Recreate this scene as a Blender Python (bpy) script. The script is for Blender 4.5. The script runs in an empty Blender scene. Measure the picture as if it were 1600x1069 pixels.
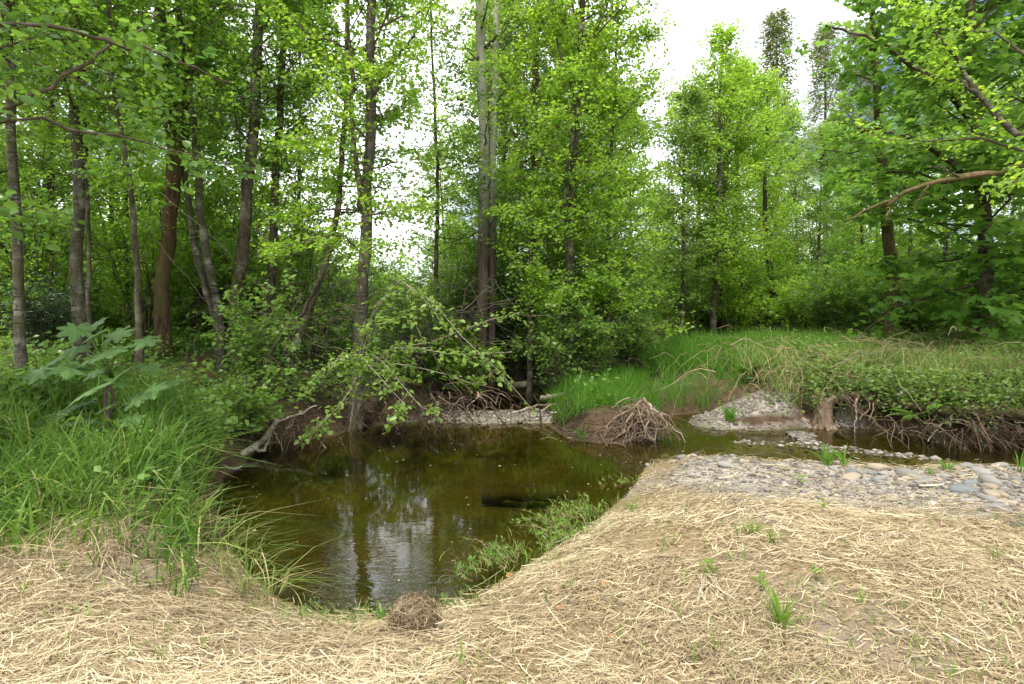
import bpy, math
import numpy as np
from mathutils import Vector

# ------------------------------------------------------------------ camera, light, exposure
SC = bpy.context.scene
COL = SC.collection
F, HV, CZ = 889.0, 490.0, 1.95          # focal length in photo pixels, horizon row, eye height above the water

cam_d = bpy.data.cameras.new('camera')
cam = bpy.data.objects.new('camera', cam_d)
COL.objects.link(cam)
cam.location = (0, 0, CZ)
cam.rotation_euler = (math.radians(90), 0, 0)
cam_d.lens = 20.0
cam_d.sensor_width = 36.0
cam_d.shift_y = -(534.5 - HV) / 1600.0
cam_d.clip_start = 0.05
cam_d.clip_end = 2000
SC.camera = cam

SUN_EL, SUN_AZ = 61.0, 200.0            # azimuth clockwise from +Y: behind the camera, a little to the left
sun_d = bpy.data.lights.new('sun', 'SUN')
sun_d.energy = 3.4
sun_d.angle = math.radians(2.5)
sun_d.color = (1.0, 0.955, 0.88)
sun = bpy.data.objects.new('sun', sun_d)
COL.objects.link(sun)
_a, _e = math.radians(SUN_AZ), math.radians(SUN_EL)
sdir = Vector((math.sin(_a) * math.cos(_e), math.cos(_a) * math.cos(_e), math.sin(_e)))
sun.rotation_euler = (-sdir).to_track_quat('-Z', 'Y').to_euler()
sun.location = sdir * 50

world = bpy.data.worlds.new('World')
SC.world = world
world.use_nodes = True
nt = world.node_tree
nt.nodes.clear()
w_out = nt.nodes.new('ShaderNodeOutputWorld')
w_bg = nt.nodes.new('ShaderNodeBackground')
w_sky = nt.nodes.new('ShaderNodeTexSky')
w_sky.sky_type = 'NISHITA'
w_sky.sun_disc = False
w_sky.sun_elevation = _e
w_sky.sun_rotation = _a
w_co = nt.nodes.new('ShaderNodeTexCoord')
w_map = nt.nodes.new('ShaderNodeMapping')
w_map.inputs['Scale'].default_value = (1, 1, 1.8)
w_n = nt.nodes.new('ShaderNodeTexNoise')
w_n.inputs['Scale'].default_value = 2.6
w_n.inputs['Detail'].default_value = 7
w_r = nt.nodes.new('ShaderNodeValToRGB')
w_r.color_ramp.elements[0].position = 0.36
w_r.color_ramp.elements[1].position = 0.50
w_mix = nt.nodes.new('ShaderNodeMix')
w_mix.data_type = 'RGBA'
w_mix.inputs['B'].default_value = (18.5, 18.9, 19.4, 1)      # thin bright cloud, before the 0.1 strength
L = nt.links.new
L(w_co.outputs['Generated'], w_map.inputs['Vector'])
L(w_map.outputs['Vector'], w_n.inputs['Vector'])
L(w_n.outputs['Fac'], w_r.inputs['Fac'])
L(w_r.outputs['Color'], w_mix.inputs['Factor'])
L(w_sky.outputs['Color'], w_mix.inputs['A'])
L(w_mix.outputs['Result'], w_bg.inputs['Color'])
w_bg.inputs['Strength'].default_value = 0.10
L(w_bg.outputs['Background'], w_out.inputs['Surface'])

SC.view_settings.view_transform = 'Standard'
SC.view_settings.look = 'None'
SC.view_settings.gamma = 1.0
SC.view_settings.use_curve_mapping = False
SC.view_settings.exposure = 0.58

SC.render.engine = 'CYCLES'
SC.cycles.max_bounces = 9
SC.cycles.diffuse_bounces = 5
SC.cycles.glossy_bounces = 2
SC.cycles.transmission_bounces = 4
SC.cycles.transparent_max_bounces = 8
SC.cycles.caustics_reflective = False
SC.cycles.caustics_refractive = False
SC.cycles.use_denoising = True

rng = np.random.default_rng(11)

# ------------------------------------------------------------------ materials
def new_mat(name):
    m = bpy.data.materials.new(name)
    m.use_nodes = True
    m.node_tree.nodes.clear()
    return m, m.node_tree, m.node_tree.links.new

def nd(t, typ, **kw):
    n = t.nodes.new(typ)
    for k, v in kw.items():
        setattr(n, k, v)
    return n

def mixc(t, fac, a, b, blend='MIX'):
    n = t.nodes.new('ShaderNodeMix')
    n.data_type = 'RGBA'
    n.blend_type = blend
    for key, v in (('Factor', fac), ('A', a), ('B', b)):
        s = n.inputs[key] if key == 'Factor' else [i for i in n.inputs if i.name == key and i.type == 'RGBA'][0]
        if isinstance(v, (int, float)):
            s.default_value = v
        elif isinstance(v, tuple):
            s.default_value = (*v, 1) if len(v) == 3 else v
        else:
            t.links.new(v, s)
    return [o for o in n.outputs if o.type == 'RGBA'][0]

def noise(t, scale, detail=4, rough=0.6, vec=None):
    n = nd(t, 'ShaderNodeTexNoise')
    n.inputs['Scale'].default_value = scale
    n.inputs['Detail'].default_value = detail
    n.inputs['Roughness'].default_value = rough
    if vec is not None:
        t.links.new(vec, n.inputs['Vector'])
    return n.outputs['Fac']

def ramp(t, fac, a, b):
    n = nd(t, 'ShaderNodeMapRange')
    n.inputs['From Min'].default_value = a
    n.inputs['From Max'].default_value = b
    t.links.new(fac, n.inputs['Value'])
    return n.outputs['Result']

def attr(t, name):
    return nd(t, 'ShaderNodeAttribute', attribute_name=name).outputs['Fac']

def leaf_mat(name, c1, c2, trans=0.42, tgain=1.7, rough=0.38, spec=0.5):
    m, t, lk = new_mat(name)
    tint = attr(t, 'tint')
    base = mixc(t, tint, c1, c2)
    tc = mixc(t, 1.0, base, (tgain * 1.12, tgain, tgain * 0.75), 'MULTIPLY')
    p = nd(t, 'ShaderNodeBsdfPrincipled')
    p.inputs['Roughness'].default_value = rough
    p.inputs['Specular IOR Level'].default_value = spec
    lk(base, p.inputs['Base Color'])
    tr = nd(t, 'ShaderNodeBsdfTranslucent')
    lk(tc, tr.inputs['Color'])
    mx = nd(t, 'ShaderNodeMixShader')
    mx.inputs[0].default_value = trans
    lk(p.outputs[0], mx.inputs[1])
    lk(tr.outputs[0], mx.inputs[2])
    o = nd(t, 'ShaderNodeOutputMaterial')
    lk(mx.outputs[0], o.inputs['Surface'])
    return m

def bark_mat(name, c1, c2, c3=None, moss=0.0, scale=9.0, stretch=4.0, bump=0.5, bands=0.0):
    m, t, lk = new_mat(name)
    co = nd(t, 'ShaderNodeTexCoord').outputs['Object']
    mp = nd(t, 'ShaderNodeMapping')
    mp.inputs['Scale'].default_value = (1, 1, 1 / stretch)
    lk(co, mp.inputs['Vector'])
    n1 = noise(t, scale, 6, 0.7, mp.outputs[0])
    n2 = noise(t, 3.0, 5, 0.65, co)
    col = mixc(t, ramp(t, n1, 0.35, 0.65), c1, c2)
    if c3 is not None:
        col = mixc(t, ramp(t, n2, 0.52, 0.62), col, c3)
    hgt = n1
    if bands:
        mb = nd(t, 'ShaderNodeMapping')
        mb.inputs['Scale'].default_value = (3, 3, 26)
        lk(co, mb.inputs['Vector'])
        nb = noise(t, 1.0, 3, 0.6, mb.outputs[0])
        col = mixc(t, ramp(t, nb, 0.58, 0.66), col, tuple(x * 0.35 for x in c1))
    if moss:
        nm = noise(t, 2.2, 5, 0.7, co)
        col = mixc(t, ramp(t, nm, 0.62 - 0.35 * moss, 0.80 - 0.35 * moss), col, (0.055, 0.062, 0.014))
    p = nd(t, 'ShaderNodeBsdfPrincipled')
    p.inputs['Roughness'].default_value = 0.9
    p.inputs['Specular IOR Level'].default_value = 0.15
    lk(col, p.inputs['Base Color'])
    b = nd(t, 'ShaderNodeBump')
    b.inputs['Strength'].default_value = bump
    b.inputs['Distance'].default_value = 0.03
    lk(hgt, b.inputs['Height'])
    lk(b.outputs[0], p.inputs['Normal'])
    o = nd(t, 'ShaderNodeOutputMaterial')
    lk(p.outputs[0], o.inputs['Surface'])
    return m

def tint_mat(name, c1, c2, c3=None, rough=0.85, trans=0.0, grain=0.0):
    """Colour runs over the per-piece 'tint' value."""
    m, t, lk = new_mat(name)
    tint = attr(t, 'tint')
    r = nd(t, 'ShaderNodeValToRGB')
    e = r.color_ramp.elements
    e[0].color = (*c1, 1)
    e[1].color = (*c2, 1)
    if c3 is not None:
        q = e.new(0.75)
        q.color = (*c2, 1)
        e[2].color = (*c3, 1)
    lk(tint, r.inputs['Fac'])
    col = r.outputs['Color']
    if grain:
        co = nd(t, 'ShaderNodeTexCoord').outputs['Object']
        col = mixc(t, ramp(t, noise(t, grain, 5, 0.7, co), 0.3, 0.7), mixc(t, 1.0, col, (0.6, 0.6, 0.6), 'MULTIPLY'), col)
    p = nd(t, 'ShaderNodeBsdfPrincipled')
    p.inputs['Roughness'].default_value = rough
    p.inputs['Specular IOR Level'].default_value = 0.25
    lk(col, p.inputs['Base Color'])
    o = nd(t, 'ShaderNodeOutputMaterial')
    if trans:
        tr = nd(t, 'ShaderNodeBsdfTranslucent')
        lk(col, tr.inputs['Color'])
        mx = nd(t, 'ShaderNodeMixShader')
        mx.inputs[0].default_value = trans
        lk(p.outputs[0], mx.inputs[1])
        lk(tr.outputs[0], mx.inputs[2])
        lk(mx.outputs[0], o.inputs['Surface'])
    else:
        lk(p.outputs[0], o.inputs['Surface'])
    return m

def stone_mat(name, c1, c2):
    m, t, lk = new_mat(name)
    co = nd(t, 'ShaderNodeTexCoord').outputs['Object']
    inf = nd(t, 'ShaderNodeObjectInfo').outputs['Random']
    col = mixc(t, inf, c1, c2)
    n1 = noise(t, 14, 8, 0.75, co)
    n2 = noise(t, 70, 3, 0.6, co)
    col = mixc(t, ramp(t, n1, 0.3, 0.7), mixc(t, 1.0, col, (0.66, 0.64, 0.6), 'MULTIPLY'), col)
    col = mixc(t, ramp(t, n2, 0.62, 0.7), col, mixc(t, 1.0, col, (0.5, 0.5, 0.5), 'MULTIPLY'))
    p = nd(t, 'ShaderNodeBsdfPrincipled')
    p.inputs['Roughness'].default_value = 0.82
    p.inputs['Specular IOR Level'].default_value = 0.25
    lk(col, p.inputs['Base Color'])
    b = nd(t, 'ShaderNodeBump')
    b.inputs['Strength'].default_value = 0.35
    b.inputs['Distance'].default_value = 0.01
    lk(n1, b.inputs['Height'])
    lk(b.outputs[0], p.inputs['Normal'])
    lk(p.outputs[0], nd(t, 'ShaderNodeOutputMaterial').inputs['Surface'])
    return m

M = {}
M['alder_leaf'] = leaf_mat('alder_leaf', (0.071, 0.166, 0.020), (0.185, 0.324, 0.034), 0.52, 2.25)
M['bright_leaf'] = leaf_mat('bright_leaf', (0.103, 0.217, 0.024), (0.258, 0.400, 0.044), 0.53, 2.2)
M['deep_leaf'] = leaf_mat('deep_leaf', (0.054, 0.135, 0.027), (0.148, 0.270, 0.041), 0.45, 1.9)
M['maple_leaf'] = leaf_mat('maple_leaf', (0.075, 0.180, 0.026), (0.185, 0.335, 0.055), 0.45, 1.9)
M['far_leaf'] = leaf_mat('far_leaf', (0.098, 0.192, 0.044), (0.214, 0.331, 0.073), 0.48, 1.9)
M['shrub_leaf'] = leaf_mat('shrub_leaf', (0.080, 0.178, 0.032), (0.205, 0.328, 0.063), 0.45, 1.8)
M['bramble_leaf'] = leaf_mat('bramble_leaf', (0.070, 0.150, 0.032), (0.210, 0.300, 0.070), 0.45, 1.8)
M['spray_leaf'] = leaf_mat('spray_leaf', (0.110, 0.215, 0.030), (0.225, 0.330, 0.060), 0.4)
M['club_leaf'] = leaf_mat('club_leaf', (0.075, 0.150, 0.034), (0.115, 0.215, 0.055), 0.3, 1.3, 0.6)
M['needle'] = leaf_mat('needle', (0.014, 0.042, 0.014), (0.042, 0.088, 0.024), 0.12, 1.2)
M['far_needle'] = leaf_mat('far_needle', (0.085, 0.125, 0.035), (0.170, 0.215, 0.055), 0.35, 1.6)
M['broom'] = leaf_mat('broom', (0.55, 0.36, 0.01), (0.80, 0.56, 0.02), 0.3, 1.0)
M['fern'] = leaf_mat('fern', (0.066, 0.165, 0.018), (0.143, 0.264, 0.034), 0.4)
M['dark_fern'] = leaf_mat('dark_fern', (0.032, 0.085, 0.020), (0.065, 0.140, 0.030), 0.3)
M['grass'] = leaf_mat('grass', (0.054, 0.133, 0.018), (0.152, 0.262, 0.033), 0.4, 1.5, 0.45, 0.3)
M['sedge'] = leaf_mat('sedge', (0.061, 0.170, 0.020), (0.143, 0.291, 0.034), 0.45, 1.6, 0.45, 0.3)
M['weed'] = leaf_mat('weed', (0.090, 0.190, 0.022), (0.200, 0.300, 0.040), 0.4)
M['mixed_blade'] = tint_mat('mixed_blade', (0.10, 0.21, 0.03), (0.30, 0.33, 0.10), (0.52, 0.42, 0.22), 0.7, 0.3)
M['straw'] = tint_mat('straw', (0.19, 0.135, 0.080), (0.47, 0.375, 0.225), (0.72, 0.615, 0.41), 0.7, 0.15)
M['dry_stem'] = tint_mat('dry_stem', (0.16, 0.10, 0.06), (0.36, 0.26, 0.16), (0.50, 0.40, 0.27), 0.85)
M['root'] = tint_mat('root', (0.035, 0.022, 0.014), (0.115, 0.078, 0.050), (0.26, 0.185, 0.125), 0.9, 0, 30)
M['wad_root'] = tint_mat('wad_root', (0.07, 0.045, 0.03), (0.22, 0.155, 0.105), (0.42, 0.32, 0.23), 0.9, 0, 30)
M['thicket_twig'] = tint_mat('thicket_twig', (0.04, 0.032, 0.024), (0.13, 0.105, 0.08), (0.30, 0.26, 0.20), 0.9)
M['pebble'] = tint_mat('pebble', (0.09, 0.08, 0.066), (0.26, 0.225, 0.185), (0.44, 0.39, 0.33), 0.8, 0, 60)
M['dead_leaf'] = tint_mat('dead_leaf', (0.30, 0.12, 0.04), (0.55, 0.27, 0.10), None, 0.8, 0.25)
M['alder_bark'] = bark_mat('alder_bark', (0.034, 0.030, 0.022), (0.105, 0.094, 0.070), (0.19, 0.18, 0.145), 0.38, 14, 1.2, 1.0, 1)
M['dark_bark'] = bark_mat('dark_bark', (0.022, 0.017, 0.012), (0.115, 0.092, 0.066), (0.17, 0.15, 0.12), 0.38, 14, 3, 1.0)
M['brown_bark'] = bark_mat('brown_bark', (0.028, 0.016, 0.010), (0.125, 0.076, 0.042), None, 0.5, 14, 4, 1.0)
M['pale_bark'] = bark_mat('pale_bark', (0.33, 0.29, 0.24), (0.56, 0.52, 0.46), (0.22, 0.19, 0.15), 0.0, 7, 5, 0.7)
def two_tone(m, z0, z1, pale):
    t = m.node_tree
    p = [n for n in t.nodes if n.type == 'BSDF_PRINCIPLED'][0]
    src = p.inputs['Base Color'].links[0].from_socket
    co = nd(t, 'ShaderNodeTexCoord').outputs['Object']
    sp = nd(t, 'ShaderNodeSeparateXYZ')
    t.links.new(co, sp.inputs[0])
    a = nd(t, 'ShaderNodeMath', operation='MULTIPLY_ADD')
    t.links.new(noise(t, 2.5, 5, .7, co), a.inputs[0])
    a.inputs[1].default_value = 2.4
    t.links.new(sp.outputs[2], a.inputs[2])
    mp = nd(t, 'ShaderNodeMapping')
    mp.inputs['Scale'].default_value = (1, 1, .2)
    t.links.new(co, mp.inputs['Vector'])
    pc_ = mixc(t, ramp(t, noise(t, 8, 6, .7, mp.outputs[0]), .35, .65), tuple(c * .62 for c in pale), pale)
    t.links.new(mixc(t, ramp(t, a.outputs[0], z0 + 1.2, z1 + 1.2), src, pc_), p.inputs['Base Color'])
    return m
M['cottonwood_bark'] = two_tone(bark_mat('cottonwood_bark', (0.045, 0.034, 0.026), (0.125, 0.098, 0.074), None, 0.15, 13, 7, 1.0), 3.6, 5.6, (0.60, 0.56, 0.50))
M['conifer_bark'] = bark_mat('conifer_bark', (0.065, 0.042, 0.030), (0.155, 0.105, 0.076), None, 0.15, 13, 7, 1.0)
M['bank_soil'] = bark_mat('bank_soil', (0.030, 0.020, 0.012), (0.085, 0.058, 0.036), None, 0.45, 18, 1.0, 1.0)
M['moss_bark'] = bark_mat('moss_bark', (0.09, 0.055, 0.030), (0.20, 0.135, 0.080), None, 0.62, 16, 2, 1.0)
M['twig'] = bark_mat('twig', (0.055, 0.042, 0.030), (0.13, 0.10, 0.075), None, 0.1, 20, 2, 0.2)
M['pale_twig'] = bark_mat('pale_twig', (0.20, 0.165, 0.12), (0.36, 0.31, 0.24), None, 0.0, 20, 2, 0.2)
M['log_wood'] = bark_mat('log_wood', (0.22, 0.19, 0.145), (0.42, 0.37, 0.30), (0.16, 0.13, 0.09), 0.15, 14, 1.0, 0.6)
M['stump_wood'] = bark_mat('stump_wood', (0.11, 0.075, 0.045), (0.27, 0.20, 0.135), (0.33, 0.26, 0.18), 0.05, 22, 7, 1.0)
M['moss_log'] = bark_mat('moss_log', (0.06, 0.045, 0.025), (0.12, 0.09, 0.05), None, 0.75, 12, 1.0, 0.8)
M['sunk_wood'] = bark_mat('sunk_wood', (0.035, 0.032, 0.02), (0.075, 0.065, 0.035), None, 0.2, 10, 1.0, 0.6)
M['clod'] = bark_mat('clod', (0.10, 0.062, 0.036), (0.23, 0.155, 0.09), None, 0.0, 26, 1.0, 1.0)
M['stone_grey'] = stone_mat('stone_grey', (0.199, 0.189, 0.173), (0.305, 0.292, 0.272))
M['stone_tan'] = stone_mat('stone_tan', (0.279, 0.225, 0.166), (0.371, 0.312, 0.239))
M['stone_blue'] = stone_mat('stone_blue', (0.133, 0.146, 0.150), (0.218, 0.232, 0.232))
M['stone_dark'] = stone_mat('stone_dark', (0.080, 0.074, 0.063), (0.133, 0.122, 0.106))

# ------------------------------------------------------------------ mesh building
class Geo:
    def __init__(s):
        s.V, s.T, s.F, s.n = [], [], [], 0
    def add(s, V, Fc, mat=0, tint=None):
        V = np.asarray(V, float).reshape(-1, 3)
        s.V.append(V)
        s.T.append(np.full(len(V), 0.5) if tint is None else np.broadcast_to(np.asarray(tint, float), (len(V),)))
        s.F.append((np.asarray(Fc, np.int64) + s.n, mat))
        s.n += len(V)
    def mesh(s, name, mats, smooth=True, attrs=None):
        V = np.concatenate(s.V)
        me = bpy.data.meshes.new(name)
        me.vertices.add(len(V))
        me.vertices.foreach_set('co', V.astype(np.float32).ravel())
        loops = np.concatenate([f.ravel() for f, _ in s.F])
        tot = np.concatenate([np.full(len(f), f.shape[1]) for f, _ in s.F])
        mi = np.concatenate([np.full(len(f), m) for f, m in s.F])
        st = np.concatenate([[0], np.cumsum(tot)[:-1]])
        me.loops.add(len(loops))
        me.loops.foreach_set('vertex_index', loops.astype(np.int32))
        me.polygons.add(len(tot))
        me.polygons.foreach_set('loop_start', st.astype(np.int32))
        me.polygons.foreach_set('material_index', mi.astype(np.int32))
        me.polygons.foreach_set('use_smooth', np.full(len(tot), bool(smooth)))
        for m in (mats if isinstance(mats, (list, tuple)) else [mats]):
            me.materials.append(m)
        a = me.attributes.new('tint', 'FLOAT', 'POINT')
        a.data.foreach_set('value', np.concatenate(s.T).astype(np.float32))
        for k, v in (attrs or {}).items():
            a = me.attributes.new(k, 'FLOAT', 'POINT')
            a.data.foreach_set('value', np.asarray(v, np.float32))
        me.update(calc_edges=True)
        me.validate()
        return me

NTRI = [0]
def link(name, me, parent=None, loc=None, label=None, cat=None, group=None, kind=None):
    o = bpy.data.objects.new(name, me)
    COL.objects.link(o)
    if parent is not None:
        o.parent = parent
    if loc is not None:
        o.location = tuple(float(c) for c in loc)
    tag(o, label, cat, group, kind)
    return o

def tag(o, label=None, cat=None, group=None, kind=None):
    for k, v in (('label', label), ('category', cat), ('group', group), ('kind', kind)):
        if v:
            o[k] = v

def empty(name, loc, label, cat, group=None):
    o = bpy.data.objects.new(name, None)
    o.empty_display_size = 0.2
    COL.objects.link(o)
    o.location = tuple(float(c) for c in loc)
    tag(o, label, cat, group)
    return o

def copy_tree(o, loc, rotz=0.0, scale=1.0, label=None, group=None):
    c = o.copy()
    COL.objects.link(c)
    c.location = tuple(float(x) for x in loc)
    c.rotation_euler = (0, 0, rotz)
    c.scale = (scale,) * 3 if not isinstance(scale, tuple) else scale
    if label:
        c['label'] = label
    if group:
        c['group'] = group
    for ch in o.children:
        d = ch.copy()
        COL.objects.link(d)
        d.parent = c
        for g in ch.children:
            e = g.copy()
            COL.objects.link(e)
            e.parent = d
    return c

def unit(v):
    v = np.asarray(v, float)
    return v / np.maximum(np.linalg.norm(v, axis=-1, keepdims=True), 1e-9)

def tubes(P, R, sides=4, cap=False, wob=0.0):
    """P (T,n,3) paths, R (T,n) radii -> verts, quads."""
    P = np.asarray(P, float)
    R = np.asarray(R, float)
    if P.ndim == 2:
        P, R = P[None], R[None]
    T, n, _ = P.shape
    tan = unit(np.gradient(P, axis=1))
    ref = np.where(np.abs(unit(P[:, -1] - P[:, 0])[:, None, 2:3]) > 0.8, np.array([1.0, 0.13, 0]), np.array([0, 0.1, 1.0]))
    a = unit(np.cross(tan, ref))
    b = np.cross(tan, a)
    th = np.arange(sides) / sides * 2 * np.pi
    rr = R[:, :, None, None]
    if wob:
        rr = rr * (1 + wob * rng.standard_normal((T, n, sides, 1)))
    V = P[:, :, None] + rr * (np.cos(th)[None, None, :, None] * a[:, :, None] + np.sin(th)[None, None, :, None] * b[:, :, None])
    idx = np.arange(T * n * sides).reshape(T, n, sides)
    i0, i1 = idx[:, :-1], idx[:, 1:]
    Q = np.stack([i0, np.roll(i0, -1, 2), np.roll(i1, -1, 2), i1], -1).reshape(-1, 4)
    return V.reshape(-1, 3), Q

def ribbons(P, R):
    """Fine twigs: one strip of quads each."""
    T, n, _ = P.shape
    a = unit(np.cross(P[:, -1] - P[:, 0], rng.normal(0, 1, (T, 3))))[:, None]
    V = np.stack([P - a * R[..., None], P + a * R[..., None]], 2)
    i = np.arange(T * n * 2).reshape(T, n, 2)
    return V.reshape(-1, 3), np.stack([i[:, :-1, 0], i[:, :-1, 1], i[:, 1:, 1], i[:, 1:, 0]], -1).reshape(-1, 4)

def path_len(P):
    return np.concatenate([[0], np.cumsum(np.linalg.norm(np.diff(P, axis=0), axis=1))])

def smooth_path(P, n, jit=0.0):
    """Catmull-Rom through P, resampled to n points by length."""
    P = np.asarray(P, float)
    Q = np.vstack([2 * P[0] - P[1], P, 2 * P[-1] - P[-2]])
    out = []
    for i in range(1, len(Q) - 2):
        t = np.linspace(0, 1, 12, endpoint=False)[:, None]
        p0, p1, p2, p3 = Q[i - 1], Q[i], Q[i + 1], Q[i + 2]
        out.append(0.5 * (2 * p1 + (p2 - p0) * t + (2 * p0 - 5 * p1 + 4 * p2 - p3) * t ** 2 + (3 * p1 - p0 - 3 * p2 + p3) * t ** 3))
    D = np.vstack(out + [P[-1:]])
    s = path_len(D)
    u = np.linspace(0, s[-1], n)
    R = np.stack([np.interp(u, s, D[:, k]) for k in range(3)], 1)
    if jit:
        R[1:-1] += rng.normal(0, jit, (n - 2, 3))
    return R

# leaf templates: (along, across, up), faces
LEAF6 = (np.array([[0, 0, 0], [.33, .46, .07], [.74, .32, .05], [1, 0, -.06], [.74, -.32, .05], [.33, -.46, .07]]), np.array([[0, 1, 2, 3], [3, 4, 5, 0]]))
LEAF4 = (np.array([[0, 0, 0], [.42, .5, .07], [1, 0, -.04], [.42, -.5, .07]]), np.array([[0, 1, 2], [0, 2, 3]]))
_pa = np.radians([180, 125, 92, 66, 42, 20, 0, -20, -42, -66, -92, -125])
_pr = np.array([.10, .40, .30, .56, .34, .46, .68, .46, .34, .56, .30, .40])
MAPLE = (np.vstack([[.35, 0, .03], np.stack([.35 + _pr * np.cos(_pa), _pr * np.sin(_pa) * 1.05, -.12 * _pr], 1)]),
         np.array([[0, 1 + (i + 1) % 12, 1 + i] for i in range(12)]))

def leaves(g, P, D, N, Ln, Wd, tpl, mat=0, tint=None):
    D = unit(D)
    A = unit(np.cross(N, D))
    U = np.cross(D, A)
    c, f = tpl
    k = len(c)
    V = P[:, None] + D[:, None] * (c[None, :, 0:1] * Ln[:, None, None]) + A[:, None] * (c[None, :, 1:2] * Wd[:, None, None]) + U[:, None] * (c[None, :, 2:3] * Ln[:, None, None])
    Fc = (f[None] + (np.arange(len(P)) * k)[:, None, None]).reshape(-1, f.shape[1])
    if tint is None:
        tint = np.clip(rng.normal(0.5, 0.24, len(P)), 0, 1)
    g.add(V.reshape(-1, 3), Fc, mat, np.repeat(tint, k))

def lerp_paths(P, s):
    """P (B,n,3), s (B,m) in 0..1 -> points, tangents (B,m,3)."""
    B, n, _ = P.shape
    x = np.clip(s, 0, 0.9999) * (n - 1)
    i = x.astype(int)
    f = (x - i)[..., None]
    b = np.arange(B)[:, None]
    p0, p1 = P[b, i], P[b, np.minimum(i + 1, n - 1)]
    return p0 + (p1 - p0) * f, unit(p1 - p0)

def dress(g, BP, m, k, tw_len, leaf, tpl, s0=0.2, droop=0.05, mat_leaf=0, mat_twig=1, twig_r=0.0035, flat=0.7, tint_shift=0.0, keep=None, upn=1.0):
    """Twigs along branch paths BP and leaves along the twigs."""
    B = len(BP)
    s = s0 + (1 - s0) * rng.random((B, m))
    p, tan = lerp_paths(BP, s)
    side = unit(np.cross(tan, [0, 0, 1.0]) + 1e-4)
    sg = rng.choice([-1.0, 1.0], (B, m, 1))
    d = unit(tan * 0.6 + side * sg * 0.75 + rng.normal(0, 0.35, (B, m, 3)) * np.array([1, 1, flat]))
    ln = tw_len * (1.15 - 0.6 * s) * rng.uniform(0.5, 1.2, (B, m))
    j = np.linspace(0, 1, 4)
    TP = p[:, :, None] + d[:, :, None] * (ln[:, :, None, None] * j[None, None, :, None])
    TP[..., 2] -= droop * (ln[:, :, None] * j ** 2)
    TP = TP.reshape(-1, 4, 3)
    if keep is not None:
        TP = TP[keep(TP[:, 2])]
    if len(TP) == 0:
        return
    if twig_r:
        V, Q = ribbons(TP, np.tile(np.linspace(twig_r, twig_r * 0.4, 4), (len(TP), 1)))
        g.add(V, Q, mat_twig)
    s2 = 0.12 + 0.92 * (np.arange(k) + rng.random((len(TP), k)) * 0.8) / k
    lp, lt = lerp_paths(TP, s2)
    lp = lp + rng.normal(0, .5 * leaf[0], lp.shape)
    sd = unit(np.cross(lt, [0, 0, 1.0]) + 1e-4)
    alt = np.where(np.arange(k) % 2 == 0, 1.0, -1.0)[None, :, None] * np.ones((len(TP), 1, 1))
    ld = lt * 0.65 + sd * alt * 0.8 + rng.normal(0, 0.35, lp.shape)
    ld[..., 2] -= 0.15
    nn = np.array([0, 0, upn]) + rng.normal(0, flat, lp.shape)
    sz = leaf[0] * rng.uniform(0.42, 1.25, lp.shape[:2])
    tn = np.clip(rng.normal(0.5 + tint_shift, 0.22, lp.shape[:2]) + rng.normal(0, 0.12, (len(TP), 1)), 0, 1)
    leaves(g, lp.reshape(-1, 3), ld.reshape(-1, 3), nn.reshape(-1, 3), sz.ravel(), (sz * leaf[1] / leaf[0]).ravel(), tpl, mat_leaf, tn.ravel())

# ------------------------------------------------------------------ the lie of the land
def px(u, v, Y):
    """The place at depth Y seen at photo pixel (u, v)."""
    return np.array([(u - 800.0) / F * Y, Y, CZ - (v - HV) / F * Y])

def at_level(u, v, z=0.0):
    Y = (CZ - z) * F / (v - HV)
    return np.array([(u - 800.0) / F * Y, Y])

WATER_PX = [(345, 745), (335, 790), (350, 850), (400, 905), (440, 942), (520, 966), (600, 968), (680, 952), (735, 936), (800, 898), (866, 856), (938, 806),
            (980, 770), (996, 748), (1010, 727), (1060, 722), (1100, 723), (1200, 731), (1290, 732), (1400, 738), (1500, 742), (1620, 750), (1800, 762),
            (1800, 702), (1620, 697), (1500, 692), (1450, 686), (1400, 677), (1330, 668), (1290, 664), (1240, 671), (1180, 673), (1125, 668), (1098, 656), (1090, 645),
            (1060, 648), (1030, 652), (1022, 664), (1012, 682), (985, 690), (940, 693), (890, 687), (862, 668), (852, 645),
            (850, 628), (830, 617), (760, 614), (700, 628), (690, 648), (650, 658), (560, 668), (520, 682), (430, 693), (400, 706), (360, 736)]
WP = np.array([at_level(u, v) for u, v in WATER_PX])

def poly_sd(P, poly):
    """Distance to a polygon's outline, negative inside."""
    P = np.asarray(P, float)
    d2 = np.full(len(P), 1e18)
    ins = np.zeros(len(P), bool)
    n = len(poly)
    for i in range(n):
        a, b = poly[i], poly[(i + 1) % n]
        ab = b - a
        t = np.clip(((P - a) @ ab) / max(ab @ ab, 1e-12), 0, 1)
        q = P - a - t[:, None] * ab
        d2 = np.minimum(d2, (q ** 2).sum(1))
        c = (a[1] > P[:, 1]) != (b[1] > P[:, 1])
        if abs(ab[1]) > 1e-12:
            ins ^= c & (P[:, 0] < ab[0] * (P[:, 1] - a[1]) / ab[1] + a[0])
    d = np.sqrt(d2)
    return np.where(ins, -d, d)

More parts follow.
